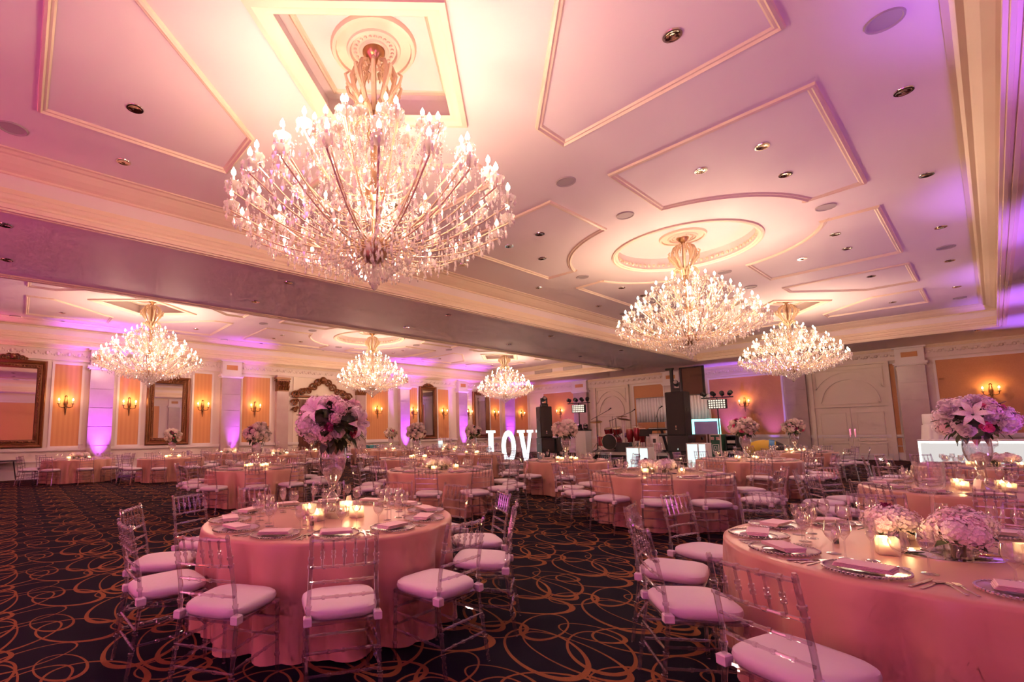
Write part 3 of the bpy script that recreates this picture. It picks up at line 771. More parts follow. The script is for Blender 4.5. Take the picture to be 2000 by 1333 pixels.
def chandelier(x, y, label, near=False, ph=0.0):
    t = thing('crystal_chandelier', label, 'chandelier', (x,y,ZB), ph, 'crystal chandeliers')
    ob('canopy', ME_canopy, t); ob('stem', ME_stem, t); ob('finial', ME_finial, t)
    for k in range(10): ob('crown_scroll', ME_scroll, t, rz=2*PI*k/10); ob('lower_scroll', ME_scroll2, t, rz=2*PI*(k+.5)/10)
    for me, a, R, zt in AR:
        p = ob('arm', me, t, rz=a)
        ob('candle_dish', ME_dish, p, (R,0,zt-.05-ZB)); ob('candle', ME_ctube, p, (R,0,zt-.05-ZB)); ob('bulb', ME_cbulb, p, (R,0,zt+.05-ZB))
    if near:
        for d in drops[:300]: ob('crystal_drop', ME_d1, t, d[:3], scale=d[3]/.09)
        o = ob('crystal_drops', ME_drest, t)
    else: o = ob('crystal_drops', ME_dall, t)
    o['kind'] = 'stuff'
    o = ob('bead_chains', ME_beads, t); o['kind'] = 'stuff'
    for k, (r, z) in enumerate(((1.25,4.42),(1.25,4.42),(1.25,4.42),(1.25,4.42),(.05,4.05))):
        ld = bpy.data.lights.new('bulb_lamp','POINT'); ld.energy = CHANDELIER_W; ld.color = WARM; ld.shadow_soft_size = .06
        lo = bpy.data.objects.new('bulb_lamp', ld); COL.objects.link(lo); lo.parent = t
        lo.location = (r*cos(k*PI/2+.4), r*sin(k*PI/2+.4), z-ZB)
    return t
chandelier(-4.48, 3.05, 'large crystal chandelier hanging over the pink bouquet table', True)
chandelier(-4.48, 12.04, 'crystal chandelier under the round ceiling dome on the bar side', ph=.1)
chandelier(-4.48, 21.0, 'crystal chandelier in front of the cream arched double doors', ph=.2)
chandelier(-18.1, 3.25, 'crystal chandelier in front of the second gilt mirror', ph=.05)
chandelier(-18.1, 12.2, 'crystal chandelier by the carved doorway under the far dome', ph=.15)
chandelier(-18.1, 21.4, 'crystal chandelier above the LOVE letters near the air vents', ph=.25)

# ------------------------------------------------------------------ chairs
def beaded(p0, p1, r, n=7, beads_at=(), mid=None, br=1.45):
    """turned bar from p0 to p1 with ring beads at the given fractions"""
    p0, p1 = Vector(p0), Vector(p1); pts = []; rs = []
    L = (p1-p0).length; st = sorted(beads_at)
    seq = [(0, r)]
    for b in st:
        e = .011/L
        seq += [(b-e, r), (b-e*.7, r*br), (b+e*.7, r*br), (b+e, r)]
    seq.append((1, r))
    for t, q in seq:
        p = p0.lerp(p1, t)
        if mid: p = p+Vector(mid)*4*t*(1-t)
        pts.append(p); rs.append(q)
    return pts, rs
def bar(p0, p1, r, n=7, beads_at=(), mid=None, br=1.45, mb=None):
    mb = mb or MB(); pts, rs = beaded(p0, p1, r, n, beads_at, mid, br); mb.tube(pts, rs, n); return mb
CHP = []   # (name, builder)
def post(s):
    mb = MB(); x = s*.195
    pts, rs = [], []
    for a, b, bd in (((s*.205,-.265,0),(x,-.20,.43),(.35,.62)),((x,-.20,.43),(s*.185,-.215,.62),(.5,)),((s*.185,-.215,.62),(s*.178,-.275,.914),(.45,.6))):
        p, r = beaded(a, b, .0125, 7, bd); pts += p if not pts else p[1:]; rs += r if not rs else r[1:]
    pts.append(Vector((s*.178,-.277,.925))); rs.append(.008)
    return mb.tube(pts, rs, 8)
def at_back(z):   # y and half width of the back at height z
    t = (z-.62)/.294 if z > .62 else 0
    return (-.215-.06*t if z > .62 else -.20-.015*(z-.43)/.19), (.185-.007*t)
for s in (-1,1): CHP.append(('back_post', post(s)))
for s in (-1,1): CHP.append(('leg', bar((s*.195,.19,.43),(s*.20,.195,0), .0125, 8, (.12,.45,.75))))
y_, h_ = at_back(.895); CHP.append(('top_rail', bar((-h_,y_,.895),(h_,y_,.895), .011, 8, (.15,.38,.62,.85), (0,-.012,0))))
for z in (.745,.66,.575):
    y_, h_ = at_back(z); CHP.append(('back_rail', bar((-h_,y_,z),(h_,y_,z), .008, 7, (.2,.4,.6,.8), (0,-.008,0))))
for k in range(5):
    x = -.12+.06*k; ya, yb = at_back(.745)[0]-.006, at_back(.895)[0]-.008
    CHP.append(('spindle', bar((x,ya,.745),(x,yb,.895), .0065, 6, (.38,.55), None, 2.0)))
sf = MB(); bar((-.2,.19,.435),(.2,.19,.435),.015,6,mb=sf); bar((-.195,-.2,.435),(.195,-.2,.435),.015,6,mb=sf)
for s in (-1,1): bar((s*.195,-.2,.435),(s*.2,.19,.435),.015,6,mb=sf)
sf.box(-.19,.19,-.19,.18,.435,.446)
CHP.append(('seat_frame', sf))
for s in (-1,1):
    for z in (.30,.19): CHP.append(('stretcher', bar((s*.198,-.225,z),(s*.199,.192,z), .0085, 6, (.3,.5,.7))))
for z in (.33,.22): CHP.append(('stretcher', bar((-.198,.192,z),(.198,.192,z), .0085, 6, (.3,.5,.7))))
for z in (.29,.17): CHP.append(('stretcher', bar((-.2,-.228,z),(.2,-.228,z), .0085, 6, (.3,.5,.7))))
def cushion():
    mb = MB(); n = 28; rings = []
    def sq(a, w): # rounded square
        e = .52; c_, s_ = cos(a), sin(a)
        return (math.copysign(abs(c_)**e, c_)*w, math.copysign(abs(s_)**e, s_)*w)
    prof = [(.0,.0),(.95,.0),(1.0,.010),(1.03,.030),(1.01,.050),(.94,.062),(.75,.070),(.4,.074),(0,.075)]
    vs = []
    for k, z in prof:
        for i in range(n):
            x, y = sq(2*PI*i/n, .212*k); wd = 1.0+.06*y/.2
            vs.append((x*wd, y-.002, .446+z))
    fs = [(j*n+i, j*n+(i+1)%n, (j+1)*n+(i+1)%n, (j+1)*n+i) for j in range(len(prof)-1) for i in range(n)]
    return mb.add(vs, fs)
def strap(s): return MB().bevbox(s*.195-.022,s*.195+.022,-.228,-.175,.425,.475,.006)
CH_MESH = [(n, b.mesh('chair_'+n, M_acrylic, True)) for n, b in CHP]
ME_cush = cushion().mesh('seat_cushion', M_cushion, True)
ME_strap = [strap(s).mesh('strap', M_cushion) for s in (-1,1)]
fr = MB()
for n, b in CHP: fr.add(b.v, b.f)
ME_cframe = fr.mesh('chair_frame', M_acrylic, True)
def chair(x, y, rz, detail, label, group):
    t = thing('chiavari_chair', label, 'chair', (x,y,0), rz, group)
    if detail:
        for n, me in CH_MESH: ob(n, me, t)
        for me in ME_strap: ob('strap', me, t)
    else: ob('frame', ME_cframe, t)
    ob('cushion', ME_cush, t)
    return t

# ------------------------------------------------------------------ table ware
TZ = .765
def cloth_mesh(R, seed):
    r_ = random.Random(seed); n = 168; mb = MB(); vs = []
    ph = [r_.uniform(0, 2*PI) for _ in range(6)]
    def fold(a):
        return (.62*(2*abs(sin(6.5*a+ph[0]+.35*sin(3*a+ph[4])))**.8-1)+.38*(2*abs(sin(10.5*a+ph[1]+.3*sin(2*a+ph[5])))-1))
    rings = [(.0,TZ,0),(.5,TZ,0),(.93,TZ,0),(.985,TZ-.001,0),(1.0,TZ-.008,.02),(1.006,TZ-.025,.05)]
    for k in range(1, 12):
        t = k/11; rings.append((1.008+.035*t, TZ-.025-(TZ-.035)*t, .06+.94*t**.65))
    for rr, z, f in rings:
        for i in range(n):
            a = 2*PI*i/n; q = fold(a)
            d = .095*f*(q-.70)
            zz = z + (.012*sin(5*a+ph[4]) if z < .1 else 0)
            vs.append(((R*rr+d)*cos(a), (R*rr+d)*sin(a), max(zz, .004)))
    fs = [(j*n+i, j*n+(i+1)%n, (j+1)*n+(i+1)%n, (j+1)*n+i) for j in range(len(rings)-1) for i in range(n)]
    me = mb.add(vs, fs).mesh('tablecloth', M_cloth, 'all', fix=True)
    return me
RT = 1.04
ME_cloth = [cloth_mesh(RT, s) for s in (1,2,3)]
ME_top = MB().lathe([(0,.71),(RT-.07,.71),(RT-.06,.72),(RT-.06,.745),(RT-.07,.755),(0,.755)], 48).mesh('tabletop', M_darkwood, True)
ME_tleg = MB().tube([(0,0,0),(0,0,.70)], .02, 6).mesh('table_leg', M_black2, True)
# charger: glass plate with a beaded rim
cg = MB().lathe([(0,.004),(.10,.004),(.105,.010),(.155,.014),(.165,.018),(.168,.014),(.155,.008),(.10,.0),(0,.0)], 32)
M_charger = clear('charger_glass', (.94,.90,.92), white=.34, edge=.5, base=.12, rough=.12)
ME_charger = cg.mesh('charger_plate', M_charger, True)
rb = MB()
for k in range(56): rb.ball((.165*cos(2*PI*k/56), .165*sin(2*PI*k/56), .017), .0072, 5, 3)
ME_rim = rb.mesh('beaded_rim', M_silver, True)
nb = MB()
for k in range(4): nb.bevbox(-.055-.004*k+.006, .055+.003*k, -.115+.004*k, .115-.003*k, .0+.006*k, .0055+.006*k, .0025)
ME_napkin = nb.mesh('napkin', M_napkin)
nb = MB(); nb.bevbox(-.06,.06,-.11,.11,0,.02,.006); ME_napkin2 = nb.mesh('napkin_plain', M_napkin)
def goblet(cr, h, bowl):
    return MB().lathe([(0,0),(.034,.0),(.034,.003),(.008,.009),(.0045,.02),(.0045,h-bowl-.01),(.012,h-bowl),(cr*.75,h-bowl+.025),(cr,h-bowl*.5),(cr*.84,h),(cr*.82,h),(cr*.97,h-bowl*.5),(cr*.72,h-bowl+.028),(0,h-bowl+.008)], 14).mesh('goblet', M_glass, True)
ME_wine = goblet(.036, .205, .095); ME_water = goblet(.043, .175, .105)
ME_flute = MB().lathe([(0,0),(.03,0),(.03,.003),(.006,.01),(.004,.10),(.02,.13),(.025,.19),(.022,.225),(.021,.225),(.023,.19),(.018,.135),(0,.112)], 12).mesh('flute', M_glass, True)
fk = MB(); fk.bevbox(-.006,.006,-.10,.02,.001,.004,.001); fk.bevbox(-.0035,.0035,.0,.05,.002,.005,.001); fk.bevbox(-.011,.011,.045,.062,.002,.005,.001)
for k in range(4): fk.bevbox(-.011+.0063*k,-.0082+.0063*k,.06,.10,.002,.005,.0008)
ME_fork = fk.mesh('fork', M_silver)
kn = MB(); kn.bevbox(-.007,.007,-.11,.0,.001,.007,.002); kn.prism([(-.006,0),(.009,0),(.010,.08),(.003,.12),(-.006,.125)], .002, .005)
ME_knife = kn.mesh('knife', M_silver)
sp = MB(); sp.bevbox(-.006,.006,-.10,.0,.001,.004,.001); sp.bevbox(-.003,.003,0,.05,.002,.005,.001); sp.lathe([(0,.001),(.014,.003),(.019,.007),(.017,.007),(0,.003)],10,(0,.072,0),1,1.45)
ME_spoon = sp.mesh('spoon', M_silver, True)
ME_salt = MB().lathe([(0,0),(.018,0),(.016,.05),(.012,.055),(0,.055)],10).mesh('shaker_body', M_glass, True)
ME_saltcap = MB().lathe([(.0135,.052),(.013,.068),(.008,.074),(0,.074)],10).mesh('shaker_cap', M_silver, True)
ME_saltfill = MB().lathe([(0,.003),(.0145,.003),(.0135,.035),(0,.035)],8).mesh('salt_fill', M_black)
ME_card = MB().add([(-.05,-.03,0),(.05,-.03,0),(.05,0,.13),(-.05,0,.13),(.05,.03,0),(-.05,.03,0)], [(0,1,2,3),(3,2,4,5)]).mesh('table_card', M_card, fix=False)
# votives
ME_cup = MB().bevbox(-.045,.045,-.045,.045,0,.008,.002)
for a in ((-.045,-.041,-.045,.045),(.041,.045,-.045,.045),(-.041,.041,-.045,-.041),(-.041,.041,.041,.045)): ME_cup.box(a[0],a[1],a[2],a[3],.006,.095)
ME_cup = ME_cup.mesh('votive_cup', clear('frosted_votive', (.98,.90,.80), white=.40, edge=.3, base=.05, rough=.15))
ME_vwax = MB().lathe([(0,.008),(.034,.008),(.034,.05),(.03,.054),(0,.052)],12).mesh('votive_wax', M_wax, True)
ME_flame = MB().lathe([(0,.052),(.010,.062),(.011,.072),(.006,.088),(0,.102)],8).mesh('flame', M_candleglow, True)
def votive(x, y, group, lab, lamp=0.0, z=TZ, rz=.3):
    t = thing('votive_candle', lab, 'candle', (x,y,z), rz, group)
    ob('glass_cup', ME_cup, t); ob('wax', ME_vwax, t); ob('flame', ME_flame, t, scale=(1.6,1.6,1))
    if lamp:
        ld = bpy.data.lights.new('candle_light','POINT'); ld.energy = lamp; ld.color = (1,.60,.25); ld.shadow_soft_size = .02
        lo = bpy.data.objects.new('candle_light', ld); COL.objects.link(lo); lo.parent = t; lo.location = (0,0,.115)
# vases
VASE = [(0,0),(.085,0),(.085,.008),(.05,.02),(.026,.04),(.024,.06),(.046,.09),(.05,.11),(.044,.13),(.022,.155),(.020,.175),(.030,.19),(.026,.205),(.035,.225),(.075,.29),(.105,.36),(.118,.43),(.117,.50),(.112,.56),(.108,.56),(.113,.50),(.113,.43),(.10,.365),(.07,.30),(.03,.235),(0,.23)]
ME_vase = MB().lathe(VASE, 28).mesh('trumpet_vase', clear('vase_glass', (.95,.93,.96), white=.07, edge=.95, base=.12, rough=.02), True)
ME_hurr = MB().lathe([(0,0),(.075,0),(.075,.006),(.02,.02),(.010,.04),(.009,.30),(.02,.33),(.06,.36),(.066,.40),(.066,.50),(.062,.50),(.062,.40),(.05,.37),(0,.355)], 20).mesh('stemmed_hurricane', M_glass, True)
ME_cube = MB().lathe([(0,0),(.055,0),(.055,.10),(.051,.10),(.051,.008),(0,.008)], 20).mesh('low_vase', M_glass, True)
ME_stems = MB()
for k in range(7):
    a = k*2.4; ME_stems.tube([(.02*cos(a),.02*sin(a),.01),(.03*cos(a+1),.03*sin(a+1),.1)], .006, 5)
ME_stems = ME_stems.mesh('stems', M_leaf, True)
ME_disc = MB().lathe([(0,.006),(.255,.006),(.26,.004),(.26,0),(0,0)], 48).mesh('mirror_disc', M_mirror, True)

# ------------------------------------------------------------------ flowers (unit heads, axis +Z)
def fib(n, lo=-1.0):
    out = []
    for i in range(n):
        z = 1-(i+.5)/n*(1-lo); a = i*2.399963; r = math.sqrt(max(0,1-z*z)); out.append(Vector((r*cos(a), r*sin(a), z)))
    return out
def frame_of(d):
    t = d.orthogonal().normalized(); return t, d.cross(t)
def patch(mb, base, d, t, L, W, cup, nu=2, nv=3, tip=.35):
    """petal: starts at base, grows along d, width along t, cups towards n"""
    n = t.cross(d); vs = []
    for j in range(nv+1):
        v = j/nv; wv = W*(sin(PI*min(1,(v*.8+.12)))**.7 if v < 1 else tip)
        for i in range(nu+1):
            u = (i/nu-.5)*2
            vs.append(base+d*(L*v)+t*(u*wv*.5)+n*(cup*L*(v*v)+.25*wv*u*u*.5))
    fs = [(j*(nu+1)+i, j*(nu+1)+i+1, (j+1)*(nu+1)+i+1, (j+1)*(nu+1)+i) for j in range(nv) for i in range(nu)]
    mb.add(vs, fs)
def hydrangea(seed):
    r_ = random.Random(seed); mb = MB(); mb.ball((0,0,.0), .70, 10, 6)
    for d in fib(95, -.75):
        d = (d+Vector((r_.uniform(-.1,.1) for _ in range(3)))).normalized(); t, b = frame_of(d); q = r_.uniform(0,2*PI)
        c_ = d*r_.uniform(.78,1.02)
        for k in range(4):
            a = q+k*PI/2; e = t*cos(a)+b*sin(a); f_ = t*cos(a+PI/2)+b*sin(a+PI/2)
            mb.add([c_, c_+e*.10+f_*.085+d*.03, c_+e*.19+d*.05, c_+e*.10-f_*.085+d*.03], [(0,1,2,3)])
    return mb
def peony(seed):
    r_ = random.Random(seed); mb = MB(); mb.ball((0,0,-.1), .5, 8, 5)
    for i, d in enumerate(fib(46, -.45)):
        ax = Vector((0,0,1)); out = Vector((d.x,d.y,0)); out = out.normalized() if out.length > .05 else Vector((1,0,0))
        g = (d*.75+ax*.55).normalized(); t = Vector((-out.y,out.x,0))
        t = (t+Vector((r_.uniform(-.3,.3) for _ in range(3)))); t = (t-g*t.dot(g)).normalized()
        patch(mb, d*.42, g, t, .55+r_.uniform(-.08,.08), .62, r_.uniform(.0,.35)*(-1 if i % 2 else 1)*.6, 3, 3, .55)
    return mb
def rose(seed):
    r_ = random.Random(seed); mb = MB()
    for i in range(20):
        a = i*2.4; q = i/20; r0 = .12+.55*q; tilt = .15+.9*q
        out = Vector((cos(a),sin(a),0)); g = (Vector((0,0,1))*cos(tilt)+out*sin(tilt)).normalized(); t = Vector((-sin(a),cos(a),0))
        patch(mb, out*r0*.55+Vector((0,0,-.35+.1*(1-q))), g, t, .95-.2*q, .55+.45*q, .25, 3, 3, .6)
    mb.ball((0,0,-.15), .45, 8, 5)
    return mb
def lily(seed):
    mb = MB()
    for k in range(6):
        a = 2*PI*k/6; out = Vector((cos(a),sin(a),0)); t = Vector((-sin(a),cos(a),0)); vs = []
        for j in range(7):
            v = j/6; wv = .20*sin(PI*min(.97,v*.9+.08)); r = .08+.95*v**1.2; z = .55*sin(PI*.75*v)-.15*v
            for u in (-1,0,1): vs.append(out*r+t*(u*wv)+Vector((0,0,z-.06*(1-abs(u)))))
        mb.add(vs, [(j*3+i,j*3+i+1,(j+1)*3+i+1,(j+1)*3+i) for j in range(6) for i in range(2)])
    for k in range(5):
        a = 2*PI*k/5; mb.tube([(0,0,.1),(.15*cos(a),.15*sin(a),.6)], .015, 4)
    return mb
def leafm():
    mb = MB(); vs = []
    for j in range(6):
        v = j/5; wv = .26*sin(PI*min(.98,v*.92+.06)); z = -.18*v*v
        for u in (-1,0,1): vs.append((v, u*wv, z-.04*(1-abs(u))))
    return mb.add(vs, [(j*3+i,j*3+i+1,(j+1)*3+i+1,(j+1)*3+i) for j in range(5) for i in range(2)])
FL = {}
for nm, fn in (('hydrangea',hydrangea),('peony',peony),('rose',rose),('lily',lily)):
    for pn, pm in (('Blush',M_pBlush),('Cream',M_pCream),('Hot',M_pHot),('White',M_pWhite),('Plum',M_pPlum)):
        FL[nm,pn] = fn(len(nm)).mesh(nm+'_'+pn, pm, 'all', fix=False)
ME_leaf = leafm().mesh('leaf', M_leaf, 'all', fix=False)
ME_core = MB().ball((0,0,0),1,10,7).mesh('foliage_core', M_leaf, True)
FSIZE = {'hydrangea':.072,'peony':.070,'rose':.044,'lily':.13}
def head(kind, pal, parent, p, d, size):
    e = d.to_track_quat('Z','Y').to_euler()
    ob({'hydrangea':'hydrangea_head','peony':'peony_head','rose':'rose_head','lily':'lily_bloom'}[kind], FL[kind,pal], parent, p, rot=e, scale=size)
def bouquet(x, y, z, label, palette, seed, nf=40, s=1.0, leaves=34, lily_dirs=()):
    r_ = random.Random(seed)
    t = thing('tall_bouquet', label, 'flowers', (x,y,z), 0, 'tall vase bouquets', s)
    ob('foliage_core', ME_core, t, (0,0,.24), scale=(.195,.195,.165))
    for d in lily_dirs:
        d = Vector(d).normalized(); head('lily','White',t, Vector((0,0,.24))+Vector((d.x*.25,d.y*.25,d.z*.21)), d, .13)
    for d in fib(nf, -.62):
        if any(d.dot(Vector(q).normalized()) > .90 for q in lily_dirs): continue
        kind, pal = r_.choice(palette)
        p = Vector((0,0,.24))+Vector((d.x*.225,d.y*.225,d.z*.19))*r_.uniform(.86,1.10)
        head(kind, pal, t, p, (d+Vector((0,0,.12))).normalized(), FSIZE[kind]*r_.uniform(.75,1.30))
    for i in range(leaves):
        a = r_.uniform(0,2*PI); el = r_.uniform(-.95,.75); d = Vector((cos(a)*math.sqrt(1-el*el), sin(a)*math.sqrt(1-el*el), el))
        e = (d+Vector((0,0,-.12))).normalized().to_track_quat('X','Z').to_euler()
        ob('leaf', ME_leaf, t, Vector((0,0,.235))+Vector((d.x*.185,d.y*.185,d.z*.155)), rot=e, scale=r_.uniform(.07,.13))
    return t
PAL_pink = [('hydrangea','Blush')]*5+[('hydrangea','White')]*4+[('peony','Blush')]*3+[('peony','White')]*2+[('rose','White')]*2+[('rose','Hot')]*3+[('rose','Plum')]
PAL_lil = [('hydrangea','White')]*3+[('peony','White')]*4+[('hydrangea','Blush')]*2+[('rose','Hot')]*2+[('rose','Blush')]
PAL_cream = [('hydrangea','Cream')]*5+[('peony','Cream')]*5+[('rose','Cream')]*2+[('rose','Blush')]*2+[('rose','Plum')]+[('rose','Hot')]
def low_flowers(x, y, z, label, seed, big=1.0):
    r_ = random.Random(seed)
    t = thing('flower_posy', label, 'flowers', (x,y,z+.10), r_.uniform(0,6), 'low posies in glass vases', big)
    ob('stems', ME_stems, t, (0,0,-.09))
    ob('foliage_core', ME_core, t, (0,0,.03), scale=(.07,.07,.05))
    for d in fib(7, .1):
        head('hydrangea', r_.choice(['Cream','White','Blush','White']), t, Vector((d.x*.075,d.y*.075,.02+d.z*.05)), (d+Vector((0,0,.4))).normalized(), .062*r_.uniform(.9,1.1))
    head('rose','Plum' if r_.random() < .6 else 'Cream',t,Vector((.02,.0,.11)),Vector((.2,0,1)).normalized(),.035)
    for k in range(5):
        a = k*1.26+seed; ob('leaf', ME_leaf, t, (.05*cos(a),.05*sin(a),.0), rot=Vector((cos(a),sin(a),-.1)).to_track_quat('X','Z').to_euler(), scale=.09)
    return t

# ------------------------------------------------------------------ banquet tables
# id, x, y, chairs, phase deg, centre, detail (2 near, 1 middle, 0 far), short phrase naming the table
TABLES = [
 ('A',-3.82,2.15,12,2.5,'tall',2,'the pink bouquet table'),
 ('B',-.27,4.03,12,-14,'low',2,'the hydrangea table by the lily table'),
 ('C',-.15,8.3,12,4,'tall',1,'the lily bouquet table'),
 ('D',-.05,13.0,12,10,'low',1,'the posy table before the glowing bar'),
 ('E',-3.65,8.15,12,-8,'low',1,'the posy table facing the drum stage'),
 ('F',-7.15,6.4,12,10,'low',1,'the posy table behind the pink bouquet'),
 ('G',-10.8,4.15,12,-22,'tall',1,'the cream bouquet table beside bare carpet'),
 ('H',-3.8,13.0,12,-4,'tall',1,'the bouquet table before the flight cases'),
 ('I',-4.05,18.4,10,5,'tall',1,'the bouquet table before the arched doors'),
 ('J',-6.9,10.4,10,14,'tall',1,'the bouquet table before the drum kit'),
 ('K',-20.7,1.7,10,0,'low',0,'the posy table by the folding table'),
 ('L',-18.7,4.17,10,12,'tall',0,'the bouquet table before the gilt mirror'),
 ('M',-21.3,7.0,10,20,'low',0,'the posy table under a purple pilaster'),
 ('N',-17.7,7.6,10,8,'low',0,'the posy table before the doorway column'),
 ('O',-20.2,10.3,10,3,'tall',0,'the bouquet table before the carved door'),
 ('P',-21.2,14.2,10,15,'plain',0,'the table of teal gift boxes'),
 ('Q',-17.8,13.0,10,25,'tall',0,'the bouquet table past the carved door'),
 ('R',-11.0,8.95,10,-12,'tall',0,'the bouquet table before the third mirror'),
 ('S',-11.75,12.1,10,7,'tall',0,'the bouquet table next to letter L'),
 ('T',-14.8,13.9,10,18,'low',0,'the posy table beside the LOVE letters'),
 ('U',-19.2,19.7,10,2,'tall',0,'the bouquet table by the fourth mirror'),
 ('V',-18.0,16.5,10,10,'low',0,'the table with the white lantern'),
]
FEAT = [('the big mirror',-23.2,-.3),('the gilt mirror',-23.2,5),('the carved doorway',-23.2,12.4),('the third mirror',-23.2,19.8),('the LOVE letters',-12.3,15.3),
        ('the drum kit',-10.2,22.4),('the flight cases',-6.6,21.6),('the arched doors',-4.4,30.3),('the glowing bar',.5,24),('the folding table',-22.7,-.55)]
PLACED = []
def back_to(x, y, a):
    best = min(((abs((math.atan2(fy-y, fx-x)-a+PI) % (2*PI)-PI), nm) for nm, fx, fy in FEAT))
    return best[1] if best[0] < rad(16) else None
for ti, (tid, tx, ty, nch, ph, kind, det, phrase) in enumerate(TABLES):
    r_ = random.Random(100+ti)
    t = thing('banquet_table', 'round folding table hidden under the cloth of '+phrase, 'table', (tx,ty,0), 0, 'round banquet tables')
    ob('tabletop', ME_top, t)
    for k in range(4): ob('leg', ME_tleg, t, (.55*cos(PI/4+k*PI/2), .55*sin(PI/4+k*PI/2), 0))
    tag(ob('tablecloth', ME_cloth[ti % 3], None, (tx,ty,0), ti*.7), 'champagne satin floor length cloth draped on '+phrase, 'tablecloth', 'champagne tablecloths')
    for k in range(nch):
        a = rad(ph)+2*PI*k/nch
        ja = a+(r_.uniform(-.05,.05) if det < 2 else r_.uniform(-.015,.015))
        rc = (1.32 if tid == 'A' else 1.36)+(r_.uniform(-.03,.10) if det < 2 else r_.uniform(-.02,.02))
        if tid == 'B' and abs((ph+360*k/nch) % 360-256) < 2: rc = 1.47
        if tid == 'B' and abs((ph+360*k/nch) % 360-286) < 2: ja = a = a+rad(6)
        if tid == 'B' and abs((ph+360*k/nch) % 360-316) < 2: continue
        cx_, cyy = tx+rc*cos(ja), ty+rc*sin(ja)
        if cx_ < XL+.5 or math.hypot(cx_, cyy) < 1.0 or any(math.hypot(cx_-qx, cyy-qy) < .66 for qx, qy, qt in PLACED if qt != tid): continue
        PLACED.append((cx_, cyy, tid))
        bk = back_to(cx_, cyy, a)
        chair(cx_, cyy, a+PI/2+r_.uniform(-.08,.08), det >= 1, ('clear acrylic chair at %s, back to %s' % (phrase, bk)) if bk else 'clear acrylic chair with white cushion drawn up to '+phrase, 'chairs around '+phrase)
        # place setting
        ca, sa_ = cos(a), sin(a)
        def P(rr, off): return (tx+rr*ca-off*sa_, ty+rr*sa_+off*ca, TZ)
        g = 'place settings on '+phrase
        c_ = thing('charger_plate', 'clear charger plate with beaded rim on '+phrase, 'plate', P(.84,0), a, 'charger plates on '+phrase)
        ob('plate', ME_charger, c_)
        if det >= 1: ob('beaded_rim', ME_rim, c_)
        px_, py_, pz_ = P(.84,0)
        tag(ob('napkin', ME_napkin if det else ME_napkin2, None, (px_,py_,TZ+.0185), a+r_.uniform(-.3,.3)), 'folded blush napkin on a charger at '+phrase, 'napkin', 'napkins on '+phrase)
        if det == 2:
            for nm, me, off in (('fork',ME_fork,-.20),('fork',ME_fork,-.235),('knife',ME_knife,.20),('spoon',ME_spoon,.235)):
                tag(ob(nm, me, None, P(.84,off), a+PI/2), 'polished steel %s beside a charger on %s' % (nm, phrase), nm, nm+'s on '+phrase)
            tag(ob('wine_glass', ME_wine, None, P(.62,.16)), 'empty stemmed wine glass on '+phrase, 'glass', 'wine glasses on '+phrase)
            tag(ob('water_goblet', ME_water, None, P(.60,.05)), 'empty round water goblet on '+phrase, 'glass', 'water goblets on '+phrase)
            if k % 2: tag(ob('champagne_flute', ME_flute, None, P(.55,-.08)), 'empty slim champagne flute on '+phrase, 'glass', 'champagne flutes on '+phrase)
        else:
            tag(ob('wine_glass', ME_wine, None, P(.62,.15)), 'empty stemmed wine glass on '+phrase, 'glass', 'wine glasses on '+phrase)
            if det == 1: tag(ob('water_goblet', ME_water, None, P(.60,.03)), 'empty round water goblet on '+phrase, 'glass', 'water goblets on '+phrase)
    # centre pieces
    lamp = {2:.8,1:.8,0:1.6}[det]
    vg = 'votive candles on '+phrase; vl = 'lit votive candle in a square glass on '+phrase
    if kind == 'tall':
        z0 = TZ
        if tid == 'A':
            tag(ob('mirror_tray', MB().bevbox(-.15,.15,-.15,.15,0,.05,.004).mesh('mirror_tray', M_glass), None, (tx,ty,TZ), .6), 'clear square block under the vase on the pink bouquet table', 'stand')
            z0 = TZ+.051
        tag(ob('trumpet_vase', ME_vase, None, (tx,ty,z0)), 'tall clear glass trumpet vase standing on '+phrase, 'vase', 'tall trumpet vases')
        tocam = Vector((-tx,-ty,0)).normalized(); side = Vector((-tocam.y,tocam.x,0))
        if tid == 'A': bouquet(tx,ty,z0+.50,'large bouquet of blush hydrangeas, peonies and hot pink roses',PAL_pink,11,54,1.08,80,(tocam*.7-side*.55+Vector((0,0,.45)), tocam*.8+side*.9-Vector((0,0,.05))))
        elif tid == 'C': bouquet(tx,ty,z0+.50,'pale lilac white bouquet with a big open white lily',PAL_lil,12,54,1.16,90,(tocam*1.0+Vector((0,0,.25)),))
        else: bouquet(tx,ty,z0+.50,'round cream and blush bouquet in the vase on '+phrase,PAL_cream,20+ti,40,1.08,90)
        for k in range(4 if det else 3):
            a = k*2*PI/(4 if det else 3)+.5+ti; votive(tx+.24*cos(a), ty+.24*sin(a), vg, vl, lamp if k < 2 else 0)
        if tid in 'AC': tag(ob('table_card', ME_card, None, (tx-.22+(.2 if tid=='C' else 0),ty+.30-(.6 if tid=='C' else 0),TZ), 2.2), 'small folded blush card standing on '+phrase, 'card')
    elif kind == 'low':
        tag(ob('mirror_disc', ME_disc, None, (tx,ty,TZ), 0), 'round mirror disc in the middle of '+phrase, 'mirror', 'table mirror discs')
        for k in range(3):
            a = k*2*PI/3+ti*.8+.2; x, y = tx+.185*cos(a), ty+.185*sin(a)
            v = thing('low_vase', 'short clear glass vase on the mirror disc of '+phrase, 'vase', (x,y,TZ+.006), 0, 'low vases on '+phrase)
            ob('glass', ME_cube, v)
            low_flowers(x, y, TZ+.006, 'low posy of pale hydrangeas on '+phrase, 300+ti*5+k, 1.12)
        tag(ob('stemmed_hurricane', ME_hurr, None, (tx,ty,TZ+.006)), 'tall stemmed clear hurricane glass on '+phrase, 'candle holder', 'stemmed hurricanes')
